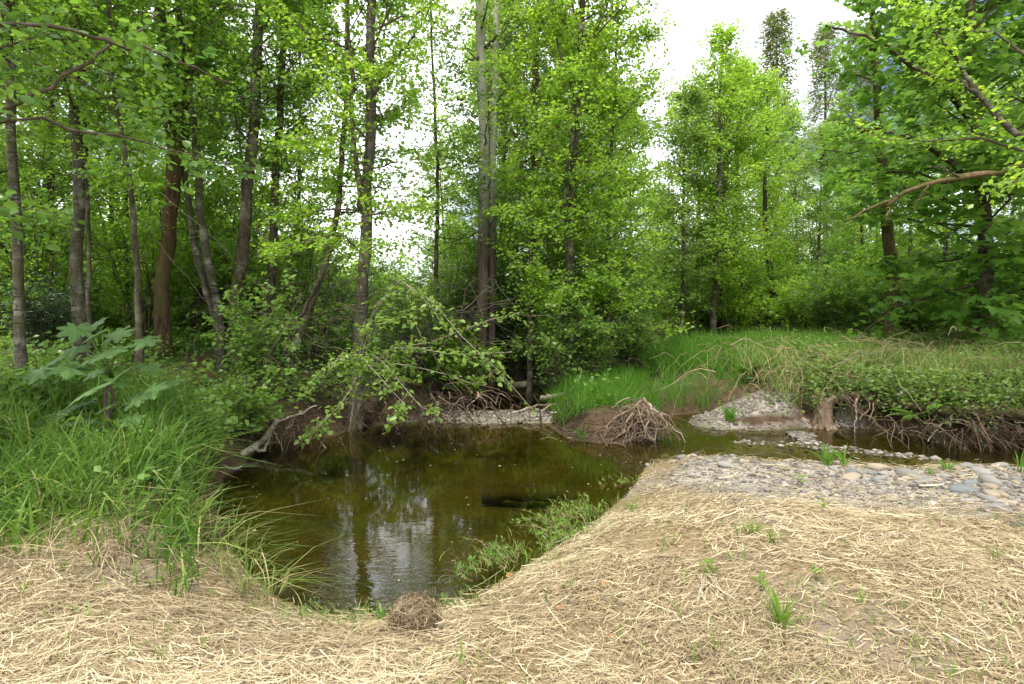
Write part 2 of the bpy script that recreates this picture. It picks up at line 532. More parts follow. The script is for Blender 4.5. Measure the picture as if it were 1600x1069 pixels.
# x, y, height above the water, width of the bank's rise
LAND = np.array([
    (0, 1, .34, 1.6), (0, -3, .40, 1), (-4, -1, .45, 1), (4, -2, .42, 1), (-1.2, 2.8, .30, 1.5), (-2.4, 2.9, .36, 1.2), (.6, 3.0, .34, 1.7), (1.9, 3.9, .46, 1.9), (3.0, 3.5, .46, 1.9),
    (2.4, 2.2, .40, 1), (4.6, 3.0, .42, 1.1), (4.6, 4.8, .36, 1.2), (7, 5, .36, 1.0), (1.6, 5.3, .36, 1.6), (2.6, 5.6, .30, 1.4), (4.0, 6.0, .26, .8), (6.5, 6.0, .28, .8), (9, 3, .4, 1), (9, 6, .3, 1),
    (-3.4, 3.6, .42, .5), (-3.6, 5, .50, .5), (-5, 5, .6, .7), (-4.2, 7, .62, .6), (-5.5, 7.5, .75, .8), (-4.2, 8.6, .70, 1.0), (-3.2, 10, .55, 1.0), (-6, 12, 1.2, 1), (-4, 14, 1.3, 1), (-9, 10, 1.3, 1),
    (-2.4, 11.2, .55, .9), (-8, 5, .8, 1), (-9, 2, .6, 1), (-1.8, 14.5, .75, 1), (0, 17, .8, 1), (.9, 14.6, .5, .6), (1.2, 11.2, .42, .5), (2.0, 11.4, .50, .5), (1.8, 13.5, .55, .5), (1.9, 10.0, .34, .5),
    (3.4, 10.7, .26, 1.0), (4.3, 10.5, .30, 1.1), (5.0, 10.3, .42, .7), (4, 12.2, .62, 1.0), (5.2, 11.4, .68, .8), (5.9, 10.5, .72, .14), (7.4, 10.2, .72, .14), (9, 9.8, .70, .14), (12, 9.6, .7, .2), (7, 14, .85, .5), (12, 14, .95, .5), (3, 18, .8, .5), (9, 20, 1.0, .5),
    (-20, 22, 2.6, 1), (-14, 34, 4.2, 1), (-24, 34, 5.2, 1), (-4, 30, 1.6, 1), (4, 34, 1.3, 1), (14, 32, 1.4, 1), (26, 26, 1.6, 1), (-40, 60, 7, 1), (0, 60, 2, 1), (40, 60, 2.6, 1), (0, 160, 4, 1), (-160, 100, 8, 1), (160, 100, 4, 1),
    (30, 5, .9, 1), (-30, 0, 2, 1), (0, -60, .8, 1), (-100, -60, 2, 1), (100, -60, 1, 1)])

# low gravel bars in the bed: polylines (pixels at water level), half width, crest height
BARS = [([(700, 655), (770, 654), (840, 653)], .55, .085), ([(1120, 662), (1180, 660), (1245, 657), (1300, 660)], .55, .13),
        ([(1150, 690), (1230, 692), (1300, 700), (1400, 712), (1500, 722), (1640, 732)],   .30, -.012), ([(1245, 678), (1265, 690)], .25, .012)]
BAR_XY = [([at_level(u, v) for u, v in pts], w, h) for pts, w, h in BARS]

def vnoise(x, y, s, seed=0):
    """Smooth value noise, about -1..1."""
    x, y = np.asarray(x) * s + seed * 17.3, np.asarray(y) * s + seed * 9.1
    xi, yi = np.floor(x).astype(np.int64), np.floor(y).astype(np.int64)
    fx, fy = x - xi, y - yi
    fx, fy = fx * fx * (3 - 2 * fx), fy * fy * (3 - 2 * fy)
    def h(a, b):
        n = (a * 374761393 + b * 668265263 + seed * 1274126177) & 0xFFFFFFFF
        n = ((n ^ (n >> 13)) * 1274126177) & 0xFFFFFFFF
        return ((n ^ (n >> 16)) & 0xFFFF) / 32767.5 - 1
    return (h(xi, yi) * (1 - fx) + h(xi + 1, yi) * fx) * (1 - fy) + (h(xi, yi + 1) * (1 - fx) + h(xi + 1, yi + 1) * fx) * fy

def land_fields(x, y):
    """height, signed distance from the water, bar strength."""
    x, y = np.atleast_1d(np.asarray(x, float)), np.atleast_1d(np.asarray(y, float))
    P = np.stack([x, y], 1)
    sd = poly_sd(P, WP)
    num = np.zeros(len(x)); nw = np.zeros(len(x)); den = np.zeros(len(x))
    for lx, ly, h, w in LAND:
        d2 = (x - lx) ** 2 + (y - ly) ** 2
        q = 1 / (d2 + .15) ** 1.6
        num += q * h; nw += q * w; den += q
    H, W = num / den, nw / den
    t = np.clip(sd / W, 0, 1)
    rise = np.where(W < .33, 1 - (1 - t) ** 2.2, t * (1.6 - .6 * t))
    bed = -0.34 * np.clip(-sd / 1.1, 0, 1) ** 0.8
    z = np.where(sd > 0, H * rise, bed)
    near = np.exp(-((y - 4) / 9) ** 2)
    amp = np.clip(sd / .4, 0, 1)
    z += amp * (.035 * vnoise(x, y, 1.3, 1) + .02 * vnoise(x, y, 3.7, 2) + .006 * near * vnoise(x, y, 9.0, 3))
    far = np.clip((np.hypot(x, y) - 12) / 20, 0, 1)
    z += far * .35 * vnoise(x, y, .22, 4)
    z += np.where(sd <= 0, .03 * vnoise(x, y, 2.2, 5) + .012 * vnoise(x, y, 7.0, 6), 0)
    bar = np.zeros(len(x))
    for pts, w, h in BAR_XY:
        for a, b in zip(pts[:-1], pts[1:]):
            ab = b - a
            tt = np.clip(((P - a) @ ab) / (ab @ ab), 0, 1)
            d = np.linalg.norm(P - a - tt[:, None] * ab, axis=1) + .10 * vnoise(x, y, 3, 8)
            f = np.clip(1.5 - d / w, 0, 1)
            f = f * f * (3 - 2 * f)
            z = np.where(sd < .05, np.maximum(z, -.34 + (h + .34) * f), z)
            bar = np.maximum(bar, f)
    return z, sd, bar

def gz(x, y):
    return land_fields(x, y)[0]

def gpx(u, v):
    """The point of the ground seen at photo pixel (u, v)."""
    Y = np.linspace(1.8, 45, 1500)
    X = (u - 800.0) / F * Y
    ray = CZ - (v - HV) / F * Y
    z = gz(X, Y)
    i = int(np.argmax(ray <= z)) if np.any(ray <= z) else len(Y) - 1
    return np.array([X[i], Y[i], z[i]])

GRAVEL = np.array([at_level(u, v, .30) for u, v in [(1030, 722), (1100, 712), (1300, 716), (1500, 726), (1700, 738), (1850, 860), (1600, 842), (1500, 822), (1400, 812), (1300, 800), (1210, 786), (1140, 764), (1080, 742), (1030, 734)]])

def cover(x, y):
    """gravel and straw shares of the ground."""
    P = np.stack([x, y], 1)
    z, sd, bar = land_fields(x, y)
    g = np.clip(.5 - (poly_sd(P, GRAVEL) + .30 * vnoise(x, y, 2.3, 21) + .14 * vnoise(x, y, 6.0, 23)) / .75, 0, 1)
    spit = np.clip(1 - np.hypot((x - 4.25) / 1.15, (y - 10.35) / .55) + .25 * vnoise(x, y, 3, 22), 0, 1) * 3
    g = np.maximum(g, np.maximum(bar * (sd < .12), np.clip(spit, 0, 1)))
    south = (y < 7.2 - .35 * np.clip(x, -3, 4) * 0) & (sd > 0) & ~((x < -2.4) & (y > 4.15)) & ~((x < -3.4) & (y > 3.9))
    south &= (y < np.where(x > 1.4, 7.6, np.where(x < -2.3, 4.2, 6.2)))
    st = south * (1 - g)
    return g, st, sd, z, bar

# ------------------------------------------------------------------ ground
def spaced(a, b, step, lo, hi, grow=1.16):
    c = list(np.arange(a, b, step))
    s, v = step, c[-1]
    while v < hi:
        s *= grow; v += s; c.append(v)
    s, v = step, c[0]
    pre = []
    while v > lo:
        s *= grow; v -= s; pre.append(v)
    return np.array(pre[::-1] + c)

def grid_faces(nx, ny):
    i = np.arange(nx * ny).reshape(ny, nx)
    return np.stack([i[:-1, :-1], i[:-1, 1:], i[1:, 1:], i[1:, :-1]], -1).reshape(-1, 4)

gx = spaced(-6.5, 10, .085, -500, 500)
gy = spaced(1.9, 13.2, .075, -300, 600)
GX, GY = np.meshgrid(gx, gy)
cg, cs, csd, gzz, cbar = cover(GX.ravel(), GY.ravel())
soil = np.clip((csd + .05) / .1, 0, 1) * np.clip(1 - (csd - .25) / .5, 0, 1)
mg, mt, lk = new_mat('ground')
co = nd(mt, 'ShaderNodeTexCoord').outputs['Object']
n_f = noise(mt, 5.0, 8, .7, co)
n_m = noise(mt, 1.1, 5, .6, co)
n_h = noise(mt, 38.0, 4, .7, co)
floor_c = mixc(mt, ramp(mt, n_f, .35, .65), (.050, .036, .020), (.12, .088, .050))
floor_c = mixc(mt, ramp(mt, n_m, .45, .62), floor_c, (.050, .090, .018))
soil_c = mixc(mt, ramp(mt, n_f, .35, .65), (.035, .022, .013), (.095, .062, .038))
col = mixc(mt, attr(mt, 'soil'), floor_c, soil_c)
straw_c = mixc(mt, ramp(mt, n_h, .3, .7), (.10, .068, .040), (.34, .255, .145))
straw_c = mixc(mt, ramp(mt, n_m, .52, .68), straw_c, (.20, .165, .13))
col = mixc(mt, attr(mt, 'straw'), col, straw_c)
vo = nd(mt, 'ShaderNodeTexVoronoi')
vo.inputs['Scale'].default_value = 34
lk(co, vo.inputs['Vector'])
peb = mixc(mt, vo.outputs['Color'], (.26, .232, .20), (.41, .37, .32))
peb = mixc(mt, ramp(mt, vo.outputs['Distance'], .35, .75), peb, (.16, .138, .115))
peb = mixc(mt, ramp(mt, n_f, .4, .7), peb, (.36, .315, .265))
col = mixc(mt, attr(mt, 'gravel'), col, peb)
bed_c = mixc(mt, vo.outputs['Color'], (.040, .034, .010), (.125, .105, .036))
bed_c = mixc(mt, ramp(mt, n_m, .42, .62), bed_c, (.045, .050, .010))
col = mixc(mt, attr(mt, 'bed'), col, bed_c)
pb = nd(mt, 'ShaderNodeBsdfPrincipled')
pb.inputs['Roughness'].default_value = .95
pb.inputs['Specular IOR Level'].default_value = .1
lk(col, pb.inputs['Base Color'])
bp = nd(mt, 'ShaderNodeBump')
bp.inputs['Strength'].default_value = .7
bp.inputs['Distance'].default_value = .02
lk(n_h, bp.inputs['Height'])
lk(bp.outputs[0], pb.inputs['Normal'])
lk(pb.outputs[0], nd(mt, 'ShaderNodeOutputMaterial').inputs['Surface'])
g = Geo()
g.add(np.stack([GX.ravel(), GY.ravel(), gzz], 1), grid_faces(len(gx), len(gy)))
link('ground', g.mesh('ground', mg, True, {'straw': cs, 'gravel': cg, 'bed': np.clip(-csd / .12, 0, 1) * (1 - .6 * cbar), 'soil': soil * (1 - cs)}), kind='structure')

# ------------------------------------------------------------------ water
wx, wy = np.arange(-4.2, 10.2, .1), np.arange(3.0, 14.6, .1)
WX, WY = np.meshgrid(wx, wy)
wz, wsd, wb = land_fields(WX.ravel(), WY.ravel())
ff = grid_faces(len(wx), len(wy))
ff = ff[(wsd[ff] < .25).any(1)]
rif = np.clip((WX.ravel() - 1.7) / .9, 0, 1) * np.clip((8.9 - WY.ravel()) / .8, 0, 1)
rif = np.maximum(rif, .30 * np.clip((5.4 - WY.ravel()) / 1.6, 0, 1))
mw, wt, lk = new_mat('water')
co = nd(wt, 'ShaderNodeTexCoord').outputs['Object']
mp = nd(wt, 'ShaderNodeMapping')
mp.inputs['Scale'].default_value = (.8, 1.5, 1)
lk(co, mp.inputs['Vector'])
h1 = noise(wt, 9.0, 3, .55, mp.outputs[0])
h2 = noise(wt, 2.2, 2, .5, mp.outputs[0])
add = nd(wt, 'ShaderNodeMath', operation='MULTIPLY_ADD')
lk(h2, add.inputs[0]); add.inputs[1].default_value = 1.2; lk(h1, add.inputs[2])
st = nd(wt, 'ShaderNodeMapRange')
st.inputs['To Min'].default_value = .022
st.inputs['To Max'].default_value = .32
lk(attr(wt, 'riffle'), st.inputs['Value'])
bw = nd(wt, 'ShaderNodeBump')
bw.inputs['Distance'].default_value = .03
lk(st.outputs[0], bw.inputs['Strength'])
lk(add.outputs[0], bw.inputs['Height'])
fr = nd(wt, 'ShaderNodeFresnel')
fr.inputs['IOR'].default_value = 1.6
lk(bw.outputs[0], fr.inputs['Normal'])
gl = nd(wt, 'ShaderNodeBsdfGlossy')
gl.inputs['Roughness'].default_value = .015
lk(bw.outputs[0], gl.inputs['Normal'])
tr = nd(wt, 'ShaderNodeBsdfTransparent')
tr.inputs['Color'].default_value = (.70, .66, .32, 1)
mx = nd(wt, 'ShaderNodeMixShader')
lk(fr.outputs[0], mx.inputs[0]); lk(tr.outputs[0], mx.inputs[1]); lk(gl.outputs[0], mx.inputs[2])
lk(mx.outputs[0], nd(wt, 'ShaderNodeOutputMaterial').inputs['Surface'])
g = Geo()
used = np.unique(ff)
remap = np.full(WX.size, -1); remap[used] = np.arange(len(used))
g.add(np.stack([WX.ravel(), WY.ravel(), np.zeros(WX.size)], 1)[used], remap[ff])
link('water', g.mesh('water', mw, True, {'riffle': rif[used]}), kind='structure')

# ------------------------------------------------------------------ trees
def procedural_branches(tr, rad, B, L, h0, h1, elev, taper=.9, az=None, curve=.12, shape='alder'):
    t = h0 + (h1 - h0) * (np.arange(B) + rng.random(B)) / B
    s = path_len(tr)
    p = np.stack([np.interp(t * s[-1], s, tr[:, k]) for k in range(3)], 1)
    r = np.interp(t * s[-1], s, rad)
    a = np.arange(B) * 2.39996 + rng.normal(0, .5, B) if az is None else rng.uniform(az[0], az[1], B)
    q = (t - h0) / max(1 - h0, 1e-3)
    prof = {'alder': .62 + .38 * np.sin(np.pi * np.clip(q, 0, 1) ** .8) - .45 * q ** 3, 'cone': 1.05 - .98 * q, 'round': np.sin(np.pi * np.clip(.18 + .8 * q, 0, 1)) ** .6}[shape]
    ln = L * prof * (rng.uniform(.7, 1.15, B) if shape == 'cone' else rng.uniform(.35, 1.25, B))
    e = np.radians(elev[0] + (elev[1] - elev[0]) * q + rng.normal(0, 6 if shape == 'cone' else 15, B))
    n = 7
    j = np.linspace(0, 1, n)
    h = np.stack([np.cos(a), np.sin(a)], 1)
    P = np.zeros((B, n, 3))
    P[:, :, :2] = p[:, None, :2] + h[:, None] * (ln * np.cos(e))[:, None, None] * j[None, :, None]
    P[:, :, 2] = p[:, None, 2] + (ln * np.sin(e))[:, None] * j + curve * ln[:, None] * j ** 2
    P += np.cumsum(rng.normal(0, .022 if shape == 'cone' else .042, (B, n, 3)), 1) * ln[:, None, None] * (j[None, :, None] > 0)
    R = np.minimum(r * .36, .007 + .008 * ln)[:, None] * (1 - .85 * j)[None]
    return P, R

def make_tree(name, label, trunk, r0, r1, bark, leafm, crown=None, limbs=(), cat='tree', group=None, twig='twig', flare=.3, ns=30, loc_z=None, stems=()):
    tr = np.asarray(trunk, float)
    base = tr[0].copy()
    tr = smooth_path(tr, ns, .012) - base
    s = path_len(tr)
    rad = r0 + (r1 - r0) * (s / s[-1]) ** .9
    rad = rad * (1 + flare * np.exp(-s / .28))
    root = empty(name, base, label, cat, group)
    g = Geo()
    tr2, rad2 = np.vstack([tr[0] - [0, 0, .25], tr]), np.concatenate([[rad[0] * 1.1], rad])
    V, Q = tubes(tr2, rad2, 12 if r0 > .06 else 7, wob=.055)
    g.add(V, Q)
    link('trunk', g.mesh('trunk', M[bark]), root)
    for st in stems:                                   # extra trunks from the same foot
        q = smooth_path(np.asarray(st[0], float), 22, .012) - base
        g = Geo()
        V, Q = tubes(q, st[1] + (st[2] - st[1]) * np.linspace(0, 1, 22) ** .9, 10, wob=.05)
        g.add(V, Q)
        link('trunk', g.mesh('trunk', M[st[3] if len(st) > 3 else bark]), root)
    BPs = []
    for lb in limbs:
        q = smooth_path(np.asarray(lb[0], float), 28, .016) - base
        g = Geo()
        V, Q = tubes(q, np.linspace(lb[1], lb[2] if len(lb) > 2 else lb[1] * .25, 28) * (1 + .10 * rng.standard_normal(28)), 9, wob=.11)
        g.add(V, Q)
        link('limb', g.mesh('limb', M[lb[3] if len(lb) > 3 else bark]), root)
        if len(lb) < 5 or lb[4]:
            BPs.append(q[::4][:7])
    g = Geo()
    cs_ = crown if isinstance(crown, list) else ([crown] if crown else [])
    for c in cs_:
        c = dict(c)
        B = c.pop('B', 0)
        a = {k: c.pop(k) for k in ('L', 'h0', 'h1', 'elev', 'az', 'curve', 'shape') if k in c}
        path, prad = tr, rad
        src = c.pop('stem', None)
        if src is not None:
            path = smooth_path(np.asarray(stems[src][0], float), 22) - base
            prad = np.linspace(stems[src][1], stems[src][2], 22)
        if B:
            P, R = procedural_branches(path, prad, B, **a)
            V, Q = tubes(P, R, 4)
            g.add(V, Q, 1)
            dress(g, P, **c)
        if c.get('on_limbs', True) and BPs:
            pass
    if BPs and cs_:
        c = {k: v for k, v in cs_[-1].items() if k in ('m', 'k', 'tw_len', 'leaf', 'tpl', 'droop', 'flat', 'keep', 'tint_shift')}
        c['m'] = int(c.get('m', 10) * 1.6)
        dress(g, np.array(BPs), s0=.12, **c)
    if g.n:
        link('crown', g.mesh('crown', [M[leafm], M[twig]]), root)
    return root

def base_at(u, Y):
    x = (u - 800.0) / F * Y
    return np.array([x, Y, gz(x, Y)[0]])

def trunk_px(u0, Y, pts, top=None):
    """Foot on the ground at column u0 and depth Y, then photo pixels; `top` = (x shift, height) above the last one."""
    P = [base_at(u0, Y)] + [px(p[0], p[1], Y + (p[2] if len(p) > 2 else 0)) for p in pts]
    if top:
        P.append(np.array([P[-1][0] + top[0], P[-1][1] + (top[2] if len(top) > 2 else 0), top[1]]))
    return P

def cr(**k):
    d = dict(B=52, L=2.1, h0=.28, h1=1.0, elev=(12, 48), m=18, k=17, tw_len=.85, leaf=(.082, .061), tpl=LEAF4, flat=.85)
    d.update(k)
    return d

# --- left wood, front row
make_tree('alder_tree', 'grey alder leaning slightly at the far left edge of the wood, beside the tall grass', trunk_px(35, 8.2, [(28, 420), (20, 200), (8, 0)], (-.3, 12)), .075, .03, 'alder_bark', 'alder_leaf', cr(h0=.40, L=2.2, tw_len=.7))
make_tree('alder_tree', 'straight thick grey alder trunk just left of the big-leaved plant', trunk_px(123, 9.0, [(122, 420), (120, 200), (116, 0)], (0, 14)), .095, .035, 'alder_bark', 'alder_leaf', cr(h0=.30, L=2.4, B=60))
make_tree('alder_sapling', 'thin grey alder pole standing hard against the thick straight trunk', trunk_px(138, 9.5, [(140, 420), (134, 250), (133, 100)], (.1, 9)), .042, .012, 'alder_bark', 'alder_leaf', cr(B=24, h0=.4, L=1.3, m=10))
make_tree('alder_sapling', 'slim dark sapling between the grey alder and the mossy brown trunk', trunk_px(219, 8.6, [(212, 380), (196, 250), (176, 120), (168, 0)], (-.2, 8)), .055, .016, 'dark_bark', 'alder_leaf', cr(B=28, h0=.42, L=1.5, m=10))
make_tree('maple_tree', 'stout mossy brown trunk with a swollen burl, left of the leaning grey pair', trunk_px(257, 11.0, [(253, 470), (258, 410), (268, 330), (272, 250), (262, 120), (250, 0)], (-.4, 14)), .150, .05, 'brown_bark', 'deep_leaf', cr(h0=.34, L=2.6, B=56),
          limbs=[([px(270, 290, 11), px(285, 200, 11), px(300, 80, 11.2), px(310, -60, 11.4)], .10, .04)], flare=.25)
make_tree('alder_tree', 'pair of pale grey leaning alder stems crossing near the centre of the left wood', trunk_px(348, 10.6, [(338, 470), (325, 410), (313, 330), (306, 240), (290, 100)], (-.6, 11)), .085, .025, 'alder_bark', 'alder_leaf', cr(h0=.4, L=1.9, B=40),
          stems=[([px(345, 520, 10.6), px(318, 440, 10.8), px(300, 360, 11), px(282, 200, 11.2), px(275, 60, 11.2)], .075, .03)])
make_tree('alder_tree', 'dark rough trunk with a black hollow foot at the head of the bank', trunk_px(364, 10.8, [(370, 470), (380, 380), (388, 280), (400, 150), (404, 0)], (.3, 15)), .125, .045, 'dark_bark', 'alder_leaf', cr(h0=.26, L=2.5, B=60))
make_tree('alder_tree', 'narrow dark trunk forking from the thicket right of the black-footed trunk', trunk_px(420, 11.4, [(420, 470), (428, 350), (433, 240), (440, 130), (448, 0)], (.3, 13)), .10, .03, 'dark_bark', 'deep_leaf', cr(h0=.3, L=2.0, B=46))
make_tree('alder_tree', 'crooked dark stem leaning right out of the thicket behind the litter bank', trunk_px(448, 10.6, [(470, 520), (492, 455), (515, 390), (530, 300), (540, 150), (545, 0)], (.2, 10)), .075, .022, 'dark_bark', 'alder_leaf', cr(h0=.34, L=1.7, B=40),
          stems=[([px(440, 570, 10.6), px(455, 530, 10.4), px(478, 480, 10.2), px(500, 440, 10.0)], .06, .03)])
make_tree('alder_tree', 'tall grey alder rising from the bank above the middle of the pool', trunk_px(556, 9.7, [(563, 520), (570, 400), (575, 280), (578, 150), (580, 0)], (.1, 15)), .115, .04, 'alder_bark', 'bright_leaf', cr(h0=.20, L=1.75, B=70, elev=(10, 50)),
          limbs=[([px(570, 350, 9.7), px(560, 300, 9.6), px(551, 200, 9.5), px(547, 90, 9.5), px(540, -60, 9.5)], .05, .02, 'dark_bark'), ([px(577, 160, 9.7), px(600, 115, 9.6), px(640, 65, 9.5), px(670, 15, 9.4)], .04, .014),
                 ([px(566, 400, 9.7), px(540, 372, 9.4), px(500, 370, 9.0), px(440, 388, 8.6), px(400, 402, 8.4)], .018, .006, 'twig')])
# --- the pale pair and the dense middle
make_tree('cottonwood_tree', 'tall double-stemmed cottonwood, brown below and bleached white above, behind the gravel bar', trunk_px(752, 13.0, [(754, 520), (756, 400), (756, 270), (753, 120), (752, 0)], (0, 17)), .140, .085, 'cottonwood_bark', 'deep_leaf', cr(B=24, h0=.22, h1=.50, L=1.8, m=12, k=12),
          stems=[([px(768, 600, 13.1), px(769, 480, 13.1), px(769, 330, 13.1), px(773, 120, 13.1), px(778, -60, 13.1), px(782, -160, 13.1)], .095, .06)],
          limbs=[([px(757, 75, 12.8), px(785, 50, 12.4), px(812, 28, 12.0)], .03, .01, 'twig', False), ([px(750, 90, 12.9), px(725, 100, 12.5), px(705, 125, 12.2)], .02, .006, 'twig', False)])
make_tree('alder_tree', 'slim pale-grey alder with a bright yellow-green crown right of the bleached trunks', trunk_px(884, 11.8, [(888, 450), (893, 330), (902, 170), (907, 60), (910, 0)], (.2, 14)), .105, .03, 'alder_bark', 'bright_leaf',
          [cr(h0=.10, h1=.45, L=1.75, B=50, elev=(8, 25), tint_shift=-.15), cr(h0=.42, L=2.15, B=70, elev=(25, 58), m=19, k=18, tint_shift=.1)],
          limbs=[([px(888, 400, 11.8), px(884, 300, 11.6), px(893, 200, 11.5), px(870, 60, 11.3)], .05, .02), ([px(895, 290, 11.8), px(925, 240, 11.6), px(965, 190, 11.4), px(1000, 150, 11.3)], .03, .01)])
make_tree('alder_tree', 'leafy young alder filling the gap between the bleached trunks and the slim pale alder', trunk_px(828, 12.4, [(830, 400), (836, 200), (840, 40)], (0, 12)), .07, .02, 'alder_bark', 'bright_leaf', cr(h0=.30, L=1.7, B=60, elev=(20, 52)))
make_tree('alder_tree', 'young alder at the right shoulder of the dense middle clump', trunk_px(952, 12.6, [(950, 400), (955, 250), (962, 110)], (.1, 10.5)), .06, .018, 'alder_bark', 'bright_leaf', cr(h0=.12, L=1.9, B=64, elev=(12, 52)))
make_tree('alder_tree', 'thin leaning alder whose light crown fills the notch left of the bleached trunks', trunk_px(688, 13.5, [(682, 450), (684, 320), (680, 180)], (-.2, 11.5)), .06, .018, 'dark_bark', 'bright_leaf', [cr(h0=.24, h1=.44, L=1.5, B=16, elev=(5, 35), m=11, k=11), cr(h0=.42, L=1.7, B=40, elev=(15, 50), m=15, k=14)])
NEEDLE = dict(m=13, k=13, tw_len=.6, leaf=(.13, .026), tpl=LEAF4, flat=.9, droop=.30)
make_tree('spruce_tree', 'dark drooping spruce hidden in the middle clump behind the slim pale alder', trunk_px(835, 15.5, [(835, 400), (835, 200)], (0, 12.5)), .17, .02, 'conifer_bark', 'needle', dict(B=110, L=2.9, h0=.06, h1=.99, elev=(-12, 18), shape='cone', curve=-.10, **NEEDLE))

# --- right grove across the meadow
GROVE = [
    (1064, 20, [(1067, 440), (1068, 300), (1072, 200)], 9.6, .075, 'thin grey alder at the left end of the grove behind the tall grass', 'alder_bark', 1.6),
    (1086, 21.5, [(1090, 430), (1092, 320), (1096, 180)], 10.6, .085, 'dark-stemmed alder second from the left end of the grove', 'dark_bark', 1.8),
    (1112, 20.5, [(1117, 450), (1122, 350), (1124, 250), (1126, 120)], 11.8, .125, 'pale sturdy alder in the grove with a fork high in its crown', 'alder_bark', 2.3),
    (1132, 22, [(1128, 430), (1132, 300), (1145, 150)], 11.4, .095, 'dark alder close behind the pale sturdy one', 'dark_bark', 2.0),
    (1180, 22.5, [(1168, 470), (1152, 400), (1147, 340), (1160, 180)], 11.5, .12, 'alder with a trunk bowed to the left, centre of the grove', 'dark_bark', 2.2),
    (1217, 23, [(1209, 470), (1203, 420), (1196, 360), (1196, 250)], 11.2, .16, 'thick dark alder with a kinked trunk at the right of the grove', 'dark_bark', 2.3),
    (1276, 25, [(1277, 450), (1280, 370), (1286, 250)], 9.8, .07, 'slender branching alder between the grove and the mossy trunk', 'dark_bark', 2.0),
    (1020, 27, [(1022, 450), (1026, 400)], 7.0, .06, 'small pale alder alone in the light gap beyond the clump', 'alder_bark', 1.6),
]
for (u0, Y, pts, top, r, lab, bk, Lc) in GROVE:
    make_tree('alder_tree', lab, trunk_px(u0, Y, pts, (.1, top)), r, .025, bk, 'bright_leaf' if r > .09 else 'far_leaf',
              cr(B=58, h0=.14, L=Lc * .95, elev=(8, 55), m=17, k=14, leaf=(.108, .082), tw_len=.9), group='alders of the grove across the meadow')
make_tree('maple_tree', 'shaggy mossy trunk under the large-leaved maple boughs', trunk_px(1395, 15.5, [(1393, 420), (1385, 340), (1378, 250)], (-.3, 11)), .20, .06, 'moss_bark', 'maple_leaf', cr(B=36, h0=.4, L=2.2, tw_len=.8, m=8, k=7, leaf=(.24, .24), tpl=MAPLE))
make_tree('maple_tree', 'broad bigleaf maple with layered dark green boughs at the right', trunk_px(1535, 12.6, [(1540, 400), (1530, 250), (1520, 100)], (-.3, 13)), .17, .05, 'dark_bark', 'maple_leaf',
          [cr(B=42, h0=.08, h1=.40, L=3.4, elev=(4, 20), m=14, k=9, leaf=(.25, .25), tpl=MAPLE, tw_len=.9, flat=.38, curve=-.06, droop=.15), cr(B=40, h0=.36, h1=.72, L=3.4, elev=(12, 36), m=14, k=9, leaf=(.25, .25), tpl=MAPLE, tw_len=.95, flat=.42, droop=.12), cr(B=30, h0=.66, L=2.6, elev=(25, 55), m=12, k=7, leaf=(.24, .24), tpl=MAPLE, tw_len=.9, flat=.5)],
          limbs=[([px(1535, 300, 12.6), px(1480, 250, 11.8), px(1420, 215, 11.2), px(1340, 200, 10.8)], .07, .02), ([px(1530, 200, 12.6), px(1450, 120, 11.8), px(1360, 60, 11.2), px(1290, 40, 11.0)], .07, .02)])
make_tree('alder_tree', 'right-edge alder with a long mossy brown limb reaching over the far bank', [np.array([8.6, 7.6, gz(8.6, 7.6)[0]]), np.array([8.5, 7.6, 3.0]), np.array([8.3, 7.7, 6]), np.array([8.2, 7.7, 12.5])], .22, .05, 'alder_bark', 'bright_leaf',
          cr(B=54, h0=.34, L=3.4, elev=(8, 42), m=20, k=17, leaf=(.085, .063), tpl=LEAF4, tw_len=.9),
          limbs=[([(8.45, 7.6, 3.55), px(1640, 258, 7.6), px(1545, 271, 7.8), px(1470, 283, 8.0), px(1420, 300, 8.1), px(1370, 322, 8.2), px(1318, 346, 8.3)], .066, .016, 'moss_bark', False), ([px(1500, 277, 7.9), px(1482, 268, 7.95), px(1470, 262, 8.0), px(1452, 260, 8.1)], .014, .005, 'twig', False), ([px(1450, 290, 8.0), px(1440, 306, 7.9), px(1432, 314, 7.9), px(1428, 330, 7.85)], .012, .004, 'moss_bark', False),
                 ([px(1402, 306, 8.1), px(1390, 322, 8.1), px(1384, 345, 8.1)], .03, .012, 'moss_bark', False),
                 ([(8.4, 7.65, 3.9), px(1600, 213, 7.6), px(1560, 180, 7.7), px(1525, 145, 7.9), px(1490, 122, 8.1), px(1430, 120, 8.3)], .065, .02, 'alder_bark'),
                 ([px(1525, 145, 7.9), px(1490, 85, 8.0), px(1450, 40, 8.2), px(1410, 10, 8.4)], .03, .01, 'alder_bark')])
# --- bough of the hazel standing out of frame at the left
make_tree('hazel_tree', 'hazel at the left edge whose leafy boughs hang across the upper left', [np.array([-6.3, 4.6, gz(-6.3, 4.6)[0]]), np.array([-6.2, 4.6, 2.5]), np.array([-5.8, 4.6, 5.0]), np.array([-5.4, 4.6, 7.2])], .12, .04, 'alder_bark', 'deep_leaf',
          cr(B=34, h0=.48, L=3.0, elev=(8, 38), m=14, k=13, leaf=(.10, .078), tpl=LEAF6, tw_len=.8),
          limbs=[([(-6.2, 4.6, 2.6), px(0, 190, 5.0), px(110, 205, 5.3), px(210, 216, 5.7), px(290, 240, 6.1), px(430, 270, 6.9)], .022, .005, 'twig'),
                 ([(-6.0, 4.6, 3.0), px(20, 165, 4.9), px(150, 85, 5.2), px(250, 20, 5.6)], .03, .008, 'twig'),
                 ([(-5.9, 4.6, 4.0), px(-20, 40, 4.6), px(120, 50, 4.9), px(260, 90, 5.3), px(360, 130, 5.8)], .03, .008, 'twig'),
                 ([(-6.1, 4.6, 2.3), px(0, 330, 4.8), px(70, 335, 5.0), px(110, 352, 5.2)], .014, .005, 'twig')])

